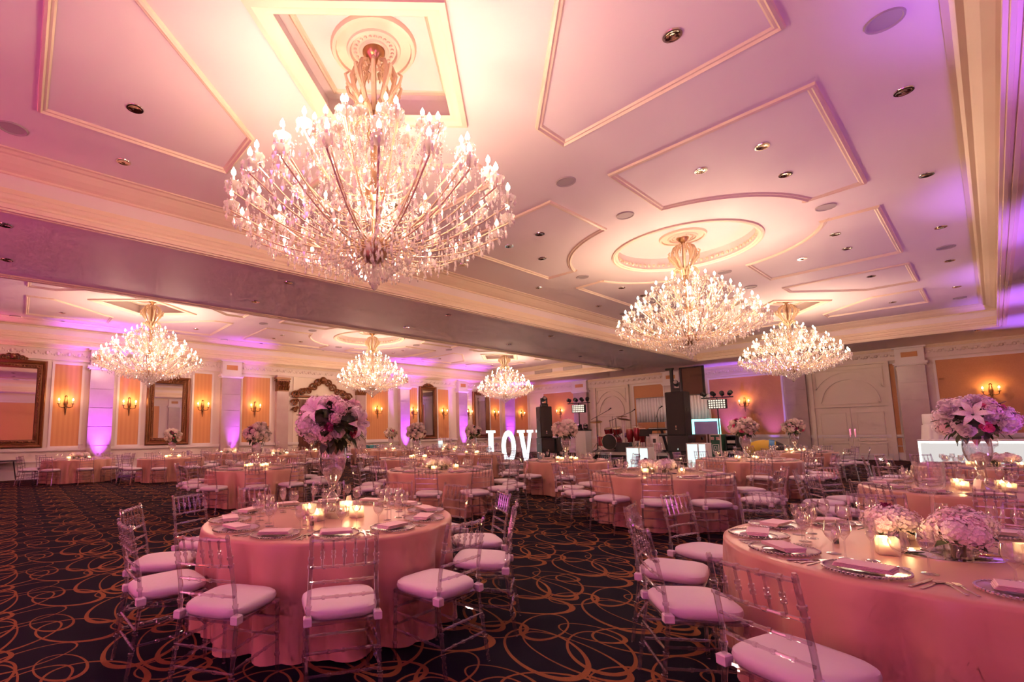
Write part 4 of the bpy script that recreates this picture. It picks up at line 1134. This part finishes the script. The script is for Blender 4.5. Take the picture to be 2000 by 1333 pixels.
        for k in range(3):
            a = k*2*PI/3+ti*.8+1.25; votive(tx+.33*cos(a), ty+.33*sin(a), vg, vl, lamp if k < 2 else 0)
    if tid in 'AB':
        for k, nm in enumerate(('salt','pepper')):
            a = rad(ph)+(-1.05 if tid == 'A' else 3.6)+.14*k
            q = thing('shaker', 'small glass %s shaker on %s' % (nm, phrase), 'shaker', (tx+.45*cos(a), ty+.45*sin(a), TZ), 0)
            ob('glass', ME_salt, q); ob('cap', ME_saltcap, q)
            if k: ob('fill', ME_saltfill, q)
    if tid == 'P':
        for k in range(4):
            bx = MB().bevbox(-.09,.09,-.07,.07,0,.16,.006); bx.box(-.092,.092,-.012,.012,.0,.162)
            tag(ob('gift_box', bx.mesh('gift_box', M_tealbox), None, (tx-.3+.22*k, ty+.1*(k%2), TZ), .4*k), 'small teal gift box on the table past the carved doorway', 'box', 'teal gift boxes')
    if tid == 'V':
        t = thing('candle_lantern', 'white glowing lantern with a ring on the mirror wall table', 'lantern', (tx+.16,ty-.44,TZ), .9)
        lb = MB(); lb.bevbox(-.12,.12,-.12,.12,0,.03,.005); lb.bevbox(-.12,.12,-.12,.12,.36,.39,.005)
        for sx_ in (-1,1):
            for sy_ in (-1,1): lb.cbox(sx_*.11,sy_*.11,.195,.015,.015,.34)
        ob('frame', lb.mesh('lantern_frame', M_whitelam), t); ob('lamp_panel', MB().bevbox(-.10,.10,-.10,.10,.03,.36,.004).mesh('lantern_glow', M_whiteglow), t)
        ob('roof', MB().lathe([(.15,.39),(.03,.46),(.03,.5),(0,.5)],4).mesh('lantern_roof', M_whitelam), t)
        ob('ring', MB().tube([(.04*cos(a*.524),0,.54+.04*sin(a*.524)) for a in range(13)], .006, 5).mesh('lantern_ring', M_chrome, True), t)

# ------------------------------------------------------------------ black folding table by the wall
t = thing('folding_table', 'black folding table standing bare against the mirror wall', 'table', (-22.7,-.55,0), 0)
ob('tabletop', MB().bevbox(-.4,.4,-.75,.75,.70,.735,.01).mesh('folding_top', M_black), t)
for s in (-1,1):
    mb = MB().tube([(0,s*.5,.70),(0,s*.55,.35),(0,s*.6,.02)], .02, 6).tube([(-.3,s*.6,.02),(.3,s*.6,.02)], .018, 6)
    ob('leg', mb.mesh('folding_leg', M_black2, True), t)

# ------------------------------------------------------------------ LOVE letters
def extr(poly_list, d, mat_side, mat_face, inset=0):
    mb = MB()
    for P in poly_list: mb.prism(P, -d/2, d/2)
    return mb
LH = 1.32
def letter_shapes(ch):
    if ch == 'L': return [[(.0,0),(.62,0),(.62,.38),(.54,.38),(.42,.12),(.34,.12),(.34,1.22),(.44,1.22),(.44,1.32),(0,1.32),(0,1.22),(.10,1.22),(.10,.10),(0,.10)]]
    if ch == 'V': return [[(.28,0),(.44,0),(.66,1.22),(.74,1.22),(.74,1.32),(.44,1.32),(.44,1.22),(.52,1.22),(.40,.45),(.26,1.22),(.34,1.22),(.34,1.32),(-.02,1.32),(-.02,1.22),(.06,1.22)]]
    if ch == 'E': return [[(0,0),(.60,0),(.60,.36),(.52,.36),(.44,.12),(.32,.12),(.32,.62),(.46,.62),(.46,.74),(.32,.74),(.32,1.20),(.44,1.20),(.52,.98),(.60,.98),(.60,1.32),(0,1.32),(0,1.22),(.08,1.22),(.08,.10),(0,.10)]]
    n = 32; out = []
    o_ = [(.34+.34*cos(2*PI*k/n), .66+.66*sin(2*PI*k/n)) for k in range(n)]
    i_ = [(.34+.14*cos(2*PI*k/n), .66+.42*sin(2*PI*k/n)) for k in range(n)]
    return [[o_[k], o_[(k+1)%n], i_[(k+1)%n], i_[k]] for k in range(n)]
zdist = 22.0
Zf = Vector((CF.x, CF.y, 0)).normalized(); Zr = Vector((CR.x, CR.y, 0)).normalized()
rz_face = math.atan2(Zr.y, Zr.x)
for i, ch in enumerate('LOVE'):
    pxl = (947, 976, 1008, 1043)[i]
    p = Zf*zdist + Zr*((pxl-PPX)/FPX*zdist)
    t = thing('marquee_letter', 'glowing white standing letter %s of the LOVE sign' % ch, 'sign', (p.x,p.y,0), rz_face, 'LOVE letters', (.95,1,1.13))
    M90 = Matrix.Rotation(PI/2, 4, 'X')
    sh = letter_shapes(ch)
    body = MB()
    for P in sh: body.prism(P, -.18, .0)
    ob('body', body.xf(M90 @ Matrix.Translation((0,0,0))).mesh('letter_body', M_whitelam), t, (0,-.1,.08))
    face = MB()
    for P in sh: face.prism(P, .0, .02)
    face.xf(M90)
    ob('lit_face', face.mesh('letter_face', M_letter), t, (0,-.1,.08))
    ob('base', MB().bevbox(-.02,.68,-.16,.16,0,.08,.01).mesh('letter_base', M_whitelam), t)

# ------------------------------------------------------------------ PA stacks
def cabinet(name, w_, d_, h_, label, loc, rz, grille=True, cat='speaker', group=None, badge=True):
    t = thing(name, label, cat, loc, rz, group)
    ob('cabinet', MB().bevbox(-w_/2,w_/2,-d_/2,d_/2,0,h_,.02).mesh('cabinet', M_black), t)
    ob('grille', MB().bevbox(-w_/2+.03,w_/2-.03,-d_/2-.012,-d_/2+.01,.04,h_-.04,.006).mesh('grille', M_grill), t)
    if badge:
        b = MB(); b.box(-.03,.03,-d_/2-.016,-d_/2-.010,h_*.12,h_*.15); b.box(-.02,.02,-d_/2-.016,-d_/2-.010,h_*.17,h_*.22)
        ob('badge', b.mesh('badge', M_chrome), t)
    for s in (-1,1): ob('handle', MB().bevbox(s*w_/2-.012,s*w_/2+.012,-.08,.08,h_*.55,h_*.62,.004).mesh('cab_handle', M_black2), t)
    return t
def moving_head(loc, rz, label, s=1.0):
    t = thing('moving_head_light', label, 'stage light', loc, rz, 'moving head stage lights', s)
    ob('base', MB().bevbox(-.13,.13,-.11,.11,0,.10,.015).mesh('mh_base', M_black), t)
    y_ = MB(); y_.bevbox(-.13,-.09,-.05,.05,.10,.34,.01); y_.bevbox(.09,.13,-.05,.05,.10,.34,.01); y_.bevbox(-.13,.13,-.05,.05,.10,.14,.008)
    ob('yoke', y_.mesh('mh_yoke', M_black2), t)
    h = MB().lathe([(0,-.13),(.06,-.12),(.085,-.02),(.085,.12),(.07,.13),(0,.13)],14).xf(Matrix.Translation((0,0,.29)) @ Matrix.Rotation(1.2,4,'X'))
    hd = ob('head', h.mesh('mh_head', M_black, True), t)
    ob('lens', MB().lathe([(0,.132),(.065,.132),(.065,.138),(0,.14)],14).xf(Matrix.Translation((0,0,.29)) @ Matrix.Rotation(1.2,4,'X')).mesh('mh_lens', M_chrome), hd)
    return t
pl = Zf*19.0 + Zr*((1062-PPX)/FPX*19.0)
q = pl; rzl = rz_face+.1
cabinet('subwoofer', .52,.6,.68, 'black subwoofer under the speaker beside letter V', (q.x,q.y,0), rzl)
q2 = pl+Zr*.56; cabinet('subwoofer', .50,.6,.68, 'black subwoofer standing right of the LOVE sign speaker stack', (q2.x,q2.y,0), rzl)
cabinet('subwoofer', .52,.6,.58, 'upper black subwoofer in the stack beside letter V', (q.x,q.y,.68), rzl)
cabinet('subwoofer', .50,.6,.58, 'upper black subwoofer at the right of the LOVE sign stack', (q2.x,q2.y,.68), rzl)
cabinet('loudspeaker', .48,.45,1.22, 'tall black loudspeaker on the stack beside letter V', (q.x-.02,q.y,1.26), rzl)
moving_head((q.x,q.y,2.48), rzl, 'black moving head light on the speaker beside LOVE')
pr = at_y(1338, 850, 20.9); SX = pr.x
cabinet('subwoofer', .80,.7,.62, 'black subwoofer on the floor under the stage right speaker', (SX,20.5,0), 0)
cabinet('subwoofer', .80,.7,.66, 'upper black subwoofer under the speaker beside the flight cases', (SX,20.5,.62), 0)
cabinet('loudspeaker', .72,.6,1.75, 'tall black loudspeaker beside the flight cases', (SX-.04,20.5,1.28), 0)
moving_head((SX-.05,20.5,3.03), .2, 'black moving head light on the speaker beside the flight cases', 1.2)

# ------------------------------------------------------------------ stage and band gear
SZ = .52; SY = 20.9
xa = at_y(1130, 882, SY).x; xb = at_y(1318, 882, SY).x
t = thing('stage_platform', 'low black stage platform with a grey edge under the band', 'stage', ((xa+xb)/2, SY+1.6, 0), 0)
hw = (xb-xa)/2
for k in range(4):
    x0 = -hw+2*hw*k/4; ob('deck', MB().bevbox(x0+.005,x0+2*hw/4-.005,-1.6,1.6,SZ-.12,SZ,.008).mesh('deck', M_stage), t)
ob('edge_trim', MB().box(-hw,hw,-1.63,-1.6,SZ-.12,SZ).mesh('edge_trim', M_alu), t)
ob('skirt', MB().box(-hw,hw,-1.58,-1.55,0,SZ-.12).mesh('skirt', M_black), t)
for k in range(5):
    for y in (-1.4,0,1.4): ob('leg', MB().tube([(-hw+.1+(2*hw-.2)*k/4,y,0),(-hw+.1+(2*hw-.2)*k/4,y,SZ-.12)],.03,6).mesh('stage_leg', M_black2), t)
def drum(parent, name, loc, r, h, mat, rot=(0,0,0), skin=M_drumskin):
    d = ob(name, MB().lathe([(r,0),(r*1.0,h)],24).mesh('drum_shell', mat, True), parent, loc, rot=rot)
    ob('head', MB().lathe([(0,h),(r,h)],24).mesh('drum_head', skin), d); ob('bottom_head', MB().lathe([(0,0),(r,0)],24).mesh('drum_head', skin), d)
    for z in (0, h): ob('hoop', MB().lathe([(r*1.0,z-.012),(r*1.05,z-.012),(r*1.05,z+.012),(r*1.0,z+.012),(r*1.0,z-.012)],24).mesh('hoop', M_chrome, True), d)
    for k in range(8):
        a = 2*PI*k/8; ob('lug', MB().tube([(r*1.03*cos(a),r*1.03*sin(a),.01),(r*1.03*cos(a),r*1.03*sin(a),h-.01)],.007,5).mesh('lug', M_chrome), d)
    return d
pb_ = at_y(1190, 864, 22.4)
t = thing('drum_kit', 'red drum kit with cymbals and a black bass drum front', 'drum kit', (pb_.x, 22.4, SZ+.005), 0, None, 1.25)
drum(t, 'bass_drum', (0,.0,.345), .30, .42, M_redlac, (-PI/2,0,0), M_black)
drum(t, 'floor_tom', (-.55,.55,.16), .22, .40, M_redlac); drum(t, 'rack_tom', (-.18,.35,.68), .15, .20, M_redlac, (.35,0,0)); drum(t, 'rack_tom', (.20,.35,.68), .16, .21, M_redlac, (.35,0,0))
drum(t, 'snare_drum', (.45,.75,.52), .18, .15, M_chrome)
for x, y, z, r, tl in ((-.7,.3,1.15,.24,.25),(.55,.2,1.22,.25,-.2),(.85,.6,.95,.2,0),(.1,.9,1.35,.22,.1)):
    c_ = ob('cymbal', MB().lathe([(0,.03),(.03,.028),(.05,.012),(r,0),(0,.012)],20).mesh('cymbal', M_brass, True), t, (x,y,z), rot=(tl,.1,0))
    s_ = MB().tube([(x,y,.0),(x,y,z-.01)],.012,6)
    for k in range(3): s_.tube([(x,y,.3),(x+.25*cos(k*2.1),y+.25*sin(k*2.1),.0)],.009,5)
    ob('cymbal_stand', s_.mesh('cymbal_stand', M_chrome, True), t)
pc = at_y(1238, 830, 22.6)
t = thing('conga_set', 'set of red congas on chrome stands beside the drum kit', 'drums', (pc.x, 22.7, SZ), 0)
for k, (x, y) in enumerate(((-.28,0),(.05,.05),(.36,-.05))):
    d = ob('conga', MB().lathe([(.11,0),(.15,.2),(.17,.38),(.14,.66)],18).mesh('conga_shell', M_redlac, True), t, (x,y,.42+.06*(k==1)))
    ob('conga_head', MB().lathe([(0,.66),(.14,.66),(.15,.64),(.145,.62)],18).mesh('conga_head', M_drumskin, True), d)
    s_ = MB()
    for j in range(3): s_.tube([(.12*cos(j*2.1),.12*sin(j*2.1),.2),(.2*cos(j*2.1),.2*sin(j*2.1),-.42-.06*(k==1))],.012,5)
    ob('conga_stand', s_.mesh('conga_stand', M_chrome), d)
def mic_stand(px_, py_top, py_bot, Y, lean, label):
    b = at_y(px_, py_bot, Y); tp = at_y(px_, py_top, Y)
    t = thing('microphone_stand', label, 'mic stand', (b.x, Y, SZ), 0, 'microphone stands on the stage')
    h = max(tp.z-SZ, .8)
    ob('pole', MB().tube([(0,0,.05),(0,0,h)],.012,6).mesh('mic_pole', M_black2), t)
    bm_ = ob('boom', MB().tube([(-lean*.4,0,h-.12),(lean*.9,0,h+.30)],.010,6).mesh('mic_boom', M_black2), t)
    ob('microphone', MB().lathe([(0,0),(.016,.01),(.02,.13),(.03,.15),(.028,.19),(0,.2)],10).mesh('mic', M_black, True), bm_, (lean*.9,0,h+.30), rot=(0,1.0 if lean>0 else -1.0,0))
    b_ = MB()
    for k in range(3): b_.tube([(0,0,.12),(.28*cos(k*2.1+.4),.28*sin(k*2.1+.4),.01)],.011,5)
    ob('tripod', b_.mesh('mic_tripod', M_black2), t)
mic_stand(1168, 815, 880, 21.6, .7, 'black boom microphone stand at the left of the drum kit')
mic_stand(1206, 818, 878, 22.1, .9, 'black boom microphone stand leaning over the drums')
mic_stand(1287, 812, 880, 21.5, .12, 'black microphone stand between congas and keyboard')
pk = at_y(1298, 836, 22.3)
t = thing('keyboard_rig', 'two keyboards on a slanted black column stand', 'keyboard', (pk.x, 22.3, SZ), .15)
ob('column', MB().tube([(.0,.25,.07),(-.15,.0,1.05)],.06,6).tube([(-.5,.25,.04),(.5,.25,.04)],.035,6).mesh('kb_stand', M_black), t)
for z, y in ((.72,.0),(.98,.08)):
    k_ = ob('keyboard', MB().bevbox(-.62,.62,-.16,.16,0,.09,.015).mesh('kb_body', M_black), t, (-.1,y,z), rot=(.15,0,0))
    ob('white_keys', MB().box(-.56,.56,-.15,-.03,.088,.100).mesh('kb_keys', M_whitelam), k_)
    kb = MB()
    for i in range(26): kb.box(-.54+i*.042,-.525+i*.042,-.10,-.03,.10,.108)
    ob('black_keys', kb.mesh('kb_bkeys', M_black), k_)
pk = at_y(1265, 838, 22.0)
t = thing('music_stand', 'black folding laptop stand on the stage beside the congas', 'stand', (pk.x-.1, 21.9, SZ), 0)
ob('pole', MB().tube([(0,0,0),(0,0,.75)],.015,6).mesh('ms_pole', M_black2), t)
ob('desk', MB().bevbox(-.28,.28,-.02,.02,0,.34,.008).mesh('ms_desk', M_black), t, (0,0,.72), rot=(-.5,0,0))
ob('foot', MB().tube([(-.25,0,.01),(.25,0,.01)],.015,5).tube([(0,-.25,.01),(0,.25,.01)],.015,5).mesh('ms_foot', M_black2), t)
pm = at_y(1222, 862, 21.7)
t = thing('stage_monitor', 'black wedge stage monitor in front of the drums', 'speaker', (pm.x, 21.5, SZ), 0)
ob('wedge', MB().add([(-.3,-.25,0),(.3,-.25,0),(.3,.25,0),(-.3,.25,0),(-.3,-.1,.42),(.3,-.1,.42),(.3,.2,.42),(-.3,.2,.42)],[(0,3,2,1),(4,5,6,7),(0,1,5,4),(1,2,6,5),(2,3,7,6),(3,0,4,7)]).mesh('wedge', M_black), t)
ob('grille', MB().box(-.26,.26,-.20,-.18,.05,.36).mesh('wedge_grille', M_grill), t, rot=(-.2,0,0))

def light_tree(px_, py_top, Y, label, zb, pan=1):
    p = at_y(px_, py_top, Y)
    t = thing('lighting_tree', label, 'stage light', (p.x, Y, zb), 0, 'lighting trees beside the stage')
    h = p.z-zb
    s_ = MB().tube([(0,0,.1),(0,0,h)],.025,8)
    for k in range(3): s_.tube([(0,0,.5),(.45*cos(k*2.1+.5),.45*sin(k*2.1+.5),.02)],.016,5)
    ob('pole', s_.mesh('lt_pole', M_black2), t)
    ob('cross_bar', MB().tube([(-.62,0,h),(.62,0,h)],.022,8).mesh('lt_bar', M_black2), t)
    pn = ob('led_panel', MB().bevbox(-.36,.36,-.06,.06,h-.48,h-.08,.01).mesh('led_panel', M_black), t)
    em = emis('led_cell_glow', (1.0,.82,.66), .8)
    ce = MB().box(-.032,.032,-.012,.0,-.032,.032).mesh('led_cell', em)
    for i in range(7):
        for j in range(4): ob('led_cell', ce, pn, (-.285+.095*i,-.062,h-.42+.095*j))
    for k, x in enumerate((-.5,-.12,.22,.52)):
        can_ = MB().lathe([(.05,-.10),(.085,-.08),(.095,.08),(.09,.10),(0,.06)],12).xf(Matrix.Rotation(1.2,4,'X'))
        f_ = ob('par_can', can_.mesh('lt_par', M_black, True), t, (x,-.05,h+.16), rz=.4*(k-1.5))
        ob('bracket', MB().tube([(0,0,-.16),(0,.03,-.06)],.012,5).mesh('lt_bracket', M_black2), f_)
    return t
light_tree(1130, 788, 21.3, 'black lighting tree with LED panel behind the white plinth', 0)
light_tree(1400, 777, 22.8, 'black lighting tree with LED panel beside the wide orange wall panel', 0)
pp = at_y(1143, 860, 20.6)
t = thing('white_plinth', 'tall white plinth at the left end of the stage', 'plinth', (pp.x, 20.45, 0), 0)
ob('body', MB().bevbox(-.27,.27,-.25,.25,0,1.52,.01).mesh('plinth', M_cake), t); ob('top_plate', MB().bevbox(-.29,.29,-.27,.27,1.52,1.56,.006).mesh('plinth_top', M_black), t)
for s in (-1,1): moving_head((pp.x+s*.15, 20.45, 1.56), s*.3, 'small black moving head light on the white plinth', .75)

# white drape on its frame, brown hanging panel, black truss post
xa, xb = at_y(1243,800,25.6).x, at_y(1386,800,25.6).x
zt_, zb_ = at_y(1320,775,25.6).z, at_y(1320,824,25.6).z
t = thing('drape_backdrop', 'white pleated drape screen behind the keyboards', 'drape', ((xa+xb)/2, 25.6, 0), 0)
W2 = (xb-xa)/2; mb = MB(); n = 120; vs = []
for i in range(n+1):
    x = -W2+2*W2*i/n; d = .05*sin(i*2*PI/5.0)
    vs += [(x, d, zb_), (x, d*.7, zt_)]
mb.add(vs, [(2*i,2*i+2,2*i+3,2*i+1) for i in range(n)])
dr = ob('drape', mb.mesh('drape', M_drape, 'all', fix=False), t)
sd = dr.modifiers.new('thick','SOLIDIFY'); sd.thickness = .006
ob('top_pole', MB().tube([(-W2,0,zt_+.02),(W2,0,zt_+.02)],.025,8).mesh('drape_pole', M_alu), t)
for s in (-1,1): ob('upright', MB().tube([(s*W2,.05,0),(s*W2,.05,zt_+.03)],.025,8).mesh('drape_upright', M_alu), t)
xa, xb = at_y(1330,740,28).x, at_y(1374,740,28).x; zt_ = at_y(1350,712,28).z
t = thing('hanging_panel', 'tall brown panel in a black frame above the white drape', 'panel', ((xa+xb)/2, 28, 0), 0)
W2 = (xb-xa)/2; zt_ = min(zt_, 4.95)
ob('board', MB().bevbox(-W2+.06,W2-.06,-.02,.02,.6,zt_-.06,.005).mesh('board', M_brownpanel), t)
f_ = MB()
for s in (-1,1): f_.bevbox(s*W2-.05,s*W2+.05,-.05,.05,0,zt_,.008)
f_.bevbox(-W2-.05,W2+.05,-.05,.05,zt_-.08,zt_,.008)
ob('frame', f_.mesh('panel_frame', M_black), t)
xt = at_y(1312,740,27.2).x
t = thing('truss_post', 'thin black truss post left of the brown panel', 'post', (xt, 27.2, 0), 0)
ob('post', MB().bevbox(-.07,.07,-.07,.07,0,4.85,.01).mesh('truss_post', M_black), t); ob('arm', MB().bevbox(-.3,.12,-.05,.05,4.78,4.88,.008).mesh('truss_arm', M_black), t); ob('foot', MB().bevbox(-.35,.35,-.35,.35,0,.02,.005).mesh('truss_foot', M_black2), t)

# glowing booths
for (pa, pb2, ptop, Y, lb) in ((1228,1272,874,18.6,'white glowing lightbox booth in front of the drum stage'),(1346,1385,866,18.9,'white glowing lightbox booth in front of the flight cases')):
    a, b = at_y(pa,880,Y), at_y(pb2,880,Y); ztop = at_y((pa+pb2)/2, ptop, Y).z
    t = thing('lightbox_booth', lb, 'light box', ((a.x+b.x)/2, Y, 0), 0, 'white lightbox booths')
    w2 = (b.x-a.x)/2
    fr_ = MB(); fr_.box(-w2,-w2+.03,-.25,.25,0,ztop); fr_.box(w2-.03,w2,-.25,.25,0,ztop); fr_.box(-w2+.03,w2-.03,-.25,.25,ztop-.03,ztop); fr_.box(w2*.2-.02,w2*.2+.02,-.26,-.22,0,ztop-.03)
    ob('frame', fr_.mesh('booth_frame', M_whitelam), t)
    ob('lit_panel', MB().box(-w2+.035,w2*.2-.025,-.235,-.21,.03,ztop-.035).mesh('lit', M_whiteglow), t); ob('lit_panel', MB().box(w2*.2+.025,w2-.035,-.235,-.21,.03,ztop-.035).mesh('lit', M_whiteglow), t)
# framed sign stand in front of the stage
p = at_y(1279, 872, 17.6)
t = thing('sign_lantern', 'clear framed table sign on a white stand before the stage', 'sign', (p.x, 17.6, 0), 0)
ob('pole', MB().tube([(0,0,.02),(0,0,.95)],.03,8).mesh('sign_pole', M_whitelam), t); ob('foot', MB().lathe([(0,0),(.2,0),(.2,.02),(0,.03)],16).mesh('sign_foot', M_whitelam), t)
f_ = MB(); f_.box(-.16,-.13,-.03,.03,.95,1.35); f_.box(.13,.16,-.03,.03,.95,1.35); f_.box(-.13,.13,-.03,.03,.95,.98); f_.box(-.13,.13,-.03,.03,1.32,1.35)
ob('frame', f_.mesh('sign_frame', M_alu), t); ob('card', MB().box(-.12,.12,-.005,.005,.99,1.31).mesh('sign_card', M_cake), t); ob('print', MB().box(-.05,.05,-.008,-.005,1.04,1.18).mesh('sign_print', M_black), t)
# turquoise framed violet screen
a, b = at_y(1352,835,24.2), at_y(1407,835,24.2); zt_ = at_y(1380,819,24.2).z
t = thing('lit_screen', 'violet screen with a turquoise light border behind the flight cases', 'screen', ((a.x+b.x)/2, 24.2, 0), 0)
w2 = (b.x-a.x)/2
ob('panel', MB().box(-w2+.1,w2-.1,-.02,.02,.3,zt_-.1).mesh('screen_panel', M_bluepanel), t)
f_ = MB(); f_.box(-w2,-w2+.1,-.03,.03,0,zt_); f_.box(w2-.1,w2,-.03,.03,0,zt_); f_.box(-w2+.1,w2-.1,-.03,.03,zt_-.1,zt_)
ob('light_border', f_.mesh('screen_border', M_teal), t)
# flight cases
def flight(px0, px1, ptop, Y, mat, label, logo=False):
    a, b = at_y(px0,865,Y), at_y(px1,865,Y); zt_ = at_y((px0+px1)/2, ptop, Y).z
    t = thing('flight_case', label, 'case', ((a.x+b.x)/2, Y, 0), 0, 'flight cases beside the stage')
    w2 = (b.x-a.x)/2; h = max(zt_, .8)
    ob('body', MB().bevbox(-w2,w2,-.35,.35,.12,h,.01).mesh('case_body', mat), t)
    for s in (-1,1):
        for yy in (-.35,.35): ob('edge_trim', MB().box(s*w2-.025,s*w2+.025,yy-.02,yy+.02,.12,h+.01).mesh('case_edge', M_alu), t)
    for z0, z1 in ((h-.03,h+.015),(.11,.15)): ob('edge_trim', MB().box(-w2+.026,w2-.026,-.37,-.33,z0,z1).mesh('case_edge', M_alu), t)
    for s in (-.5,.5): ob('latch', MB().bevbox(s*w2-.06,s*w2+.06,-.375,-.345,h-.22,h-.10,.006).mesh('latch', M_chrome), t)
    if logo:
        l_ = MB(); l_.box(-.12,.12,-.357,-.35,h*.48,h*.70); ob('badge', l_.mesh('case_badge', M_whitelam), t)
        l2 = MB(); l2.box(-.09,.09,-.36,-.357,h*.50,h*.68); l2.cur = 0; ob('badge_field', l2.mesh('case_field', mat), t)
        l3 = MB(); l3.box(-.055,-.03,-.363,-.36,h*.53,h*.65); l3.box(-.03,.0,-.363,-.36,h*.63,h*.65); l3.box(-.03,.0,-.363,-.36,h*.53,h*.55); l3.box(.025,.05,-.363,-.36,h*.53,h*.65); ob('badge_mark', l3.mesh('case_mark', M_whitelam), t)
    for sx_ in (-1,1):
        for sy_ in (-1,1): ob('caster', MB().lathe([(0,-.02),(.055,-.02),(.06,0),(.055,.02),(0,.02)],12).xf(Matrix.Rotation(PI/2,4,'Y')).mesh('caster', M_black, True), t, (sx_*(w2-.12),sy_*.25,.06))
flight(1355,1388,849,21.6,M_brownpanel,'brown flight case with aluminium edges beside the speaker')
flight(1394,1414,849,21.6,M_green,'dark green flight case with a white logo', True)
a, b = at_y(1422,865,21.8), at_y(1444,865,21.8)
t = thing('equipment_rack', 'black open equipment rack of amplifiers beside the green case', 'rack', ((a.x+b.x)/2, 21.8, 0), 0)
w2 = (b.x-a.x)/2; h = at_y(1430,851,21.8).z
f_ = MB(); f_.box(-w2,-w2+.04,-.3,.3,0,h); f_.box(w2-.04,w2,-.3,.3,0,h); f_.box(-w2+.04,w2-.04,-.3,.3,h-.04,h); f_.box(-w2+.04,w2-.04,-.3,.3,0,.08); f_.box(-w2+.04,w2-.04,.26,.3,.08,h-.04)
ob('case', f_.mesh('rack_case', M_black), t)
for k in range(5):
    u_ = ob('amplifier', MB().bevbox(-w2+.05,w2-.05,-.28,.2,.12+.2*k,.27+.2*k,.006).mesh('amp', M_black2), t)
    ob('front_plate', MB().box(-w2+.06,w2-.06,-.29,-.28,.14+.2*k,.25+.2*k).mesh('amp_face', M_grill if k % 2 else M_vent), u_)
p = at_y(1492, 884, 21.0)
t = thing('gear_bag', 'round yellow gear bag with a blue band behind a bouquet table', 'bag', (p.x, 21.2, 0), .2)
ob('body', MB().lathe([(.36*sin(PI*i/10),-.62*cos(PI*i/10)) for i in range(11)],18).xf(Matrix.Translation((0,0,.72)) @ Matrix.Rotation(PI/2,4,'Y')).mesh('bag', M_yellow, True), t)
ob('band', MB().lathe([(.33,.14),(.372,.14),(.355,.30),(.31,.30)],18).xf(Matrix.Translation((0,0,.72)) @ Matrix.Rotation(PI/2,4,'Y')).mesh('bag_band', M_blue, True), t)
ob('end_cap', MB().lathe([(.30,.34),(.31,.34),(.2,.56),(0,.64)],18).xf(Matrix.Translation((0,0,.72)) @ Matrix.Rotation(PI/2,4,'Y')).mesh('bag_cap', M_black, True), t)
ob('cradle', MB().bevbox(-.6,.6,-.3,.3,0,.40,.02).mesh('bag_cradle', M_black), t)

# ------------------------------------------------------------------ glowing bar with white display tower
BY = 24.0
xl = at_y(1797, 870, BY).x; zt_ = at_y(1850, 859, BY).z
t = thing('bar_counter', 'long white bar counter with a glowing front', 'bar', ((xl+XR-.1)/2, BY, 0), 0)
w2 = (XR-.1-xl)/2
ob('counter_top', MB().bevbox(-w2-.04,w2,-.40,.40,zt_-.05,zt_,.01).mesh('bar_top', M_whitelam), t)
ob('body', MB().box(-w2,w2,-.34,.34,0,zt_-.05).mesh('bar_body', M_whitelam), t)
for k in range(3):
    x0 = -w2+.03+(2*w2-.06)*k/3; ob('front_panel', MB().bevbox(x0+.01,x0+(2*w2-.06)/3-.01,-.36,-.342,.08,zt_-.12,.004).mesh('bar_front', M_barglow), t)
ob('light_strip', MB().box(-w2,w2,-.37,-.343,zt_-.11,zt_-.055).mesh('bar_strip', M_barline), t); ob('light_strip', MB().box(-w2-.02,-w2+.03,-.37,-.343,.05,zt_-.055).mesh('bar_strip', M_barline), t)
p = at_y(1830, 857, BY)
t = thing('display_tower', 'two tier white draped tower standing on the bar', 'display', (p.x, BY, zt_), 0)
ob('lower_tier', MB().lathe([(0,0),(.36,.0),(.34,.05),(.31,.5),(.29,.52),(0,.52)],24).mesh('tower_low', M_cake, True), t)
sk = MB(); vs = []
n = 72
for i in range(n):
    a = 2*PI*i/n; d = .018*sin(i*2*PI/6); vs += [((.365+d)*cos(a),(.365+d)*sin(a),.01),((.325+d*.4)*cos(a),(.325+d*.4)*sin(a),.5)]
ob('pleated_skirt', sk.add(vs,[(2*i,(2*i+2)%(2*n),(2*i+3)%(2*n),2*i+1) for i in range(n)]).mesh('tower_skirt', M_cake, 'all', fix=False), t)
ob('upper_tier', MB().lathe([(0,.52),(.30,.52),(.305,.54),(.30,.86),(.29,.875),(0,.88)],24).mesh('tower_up', M_cake, True), t)
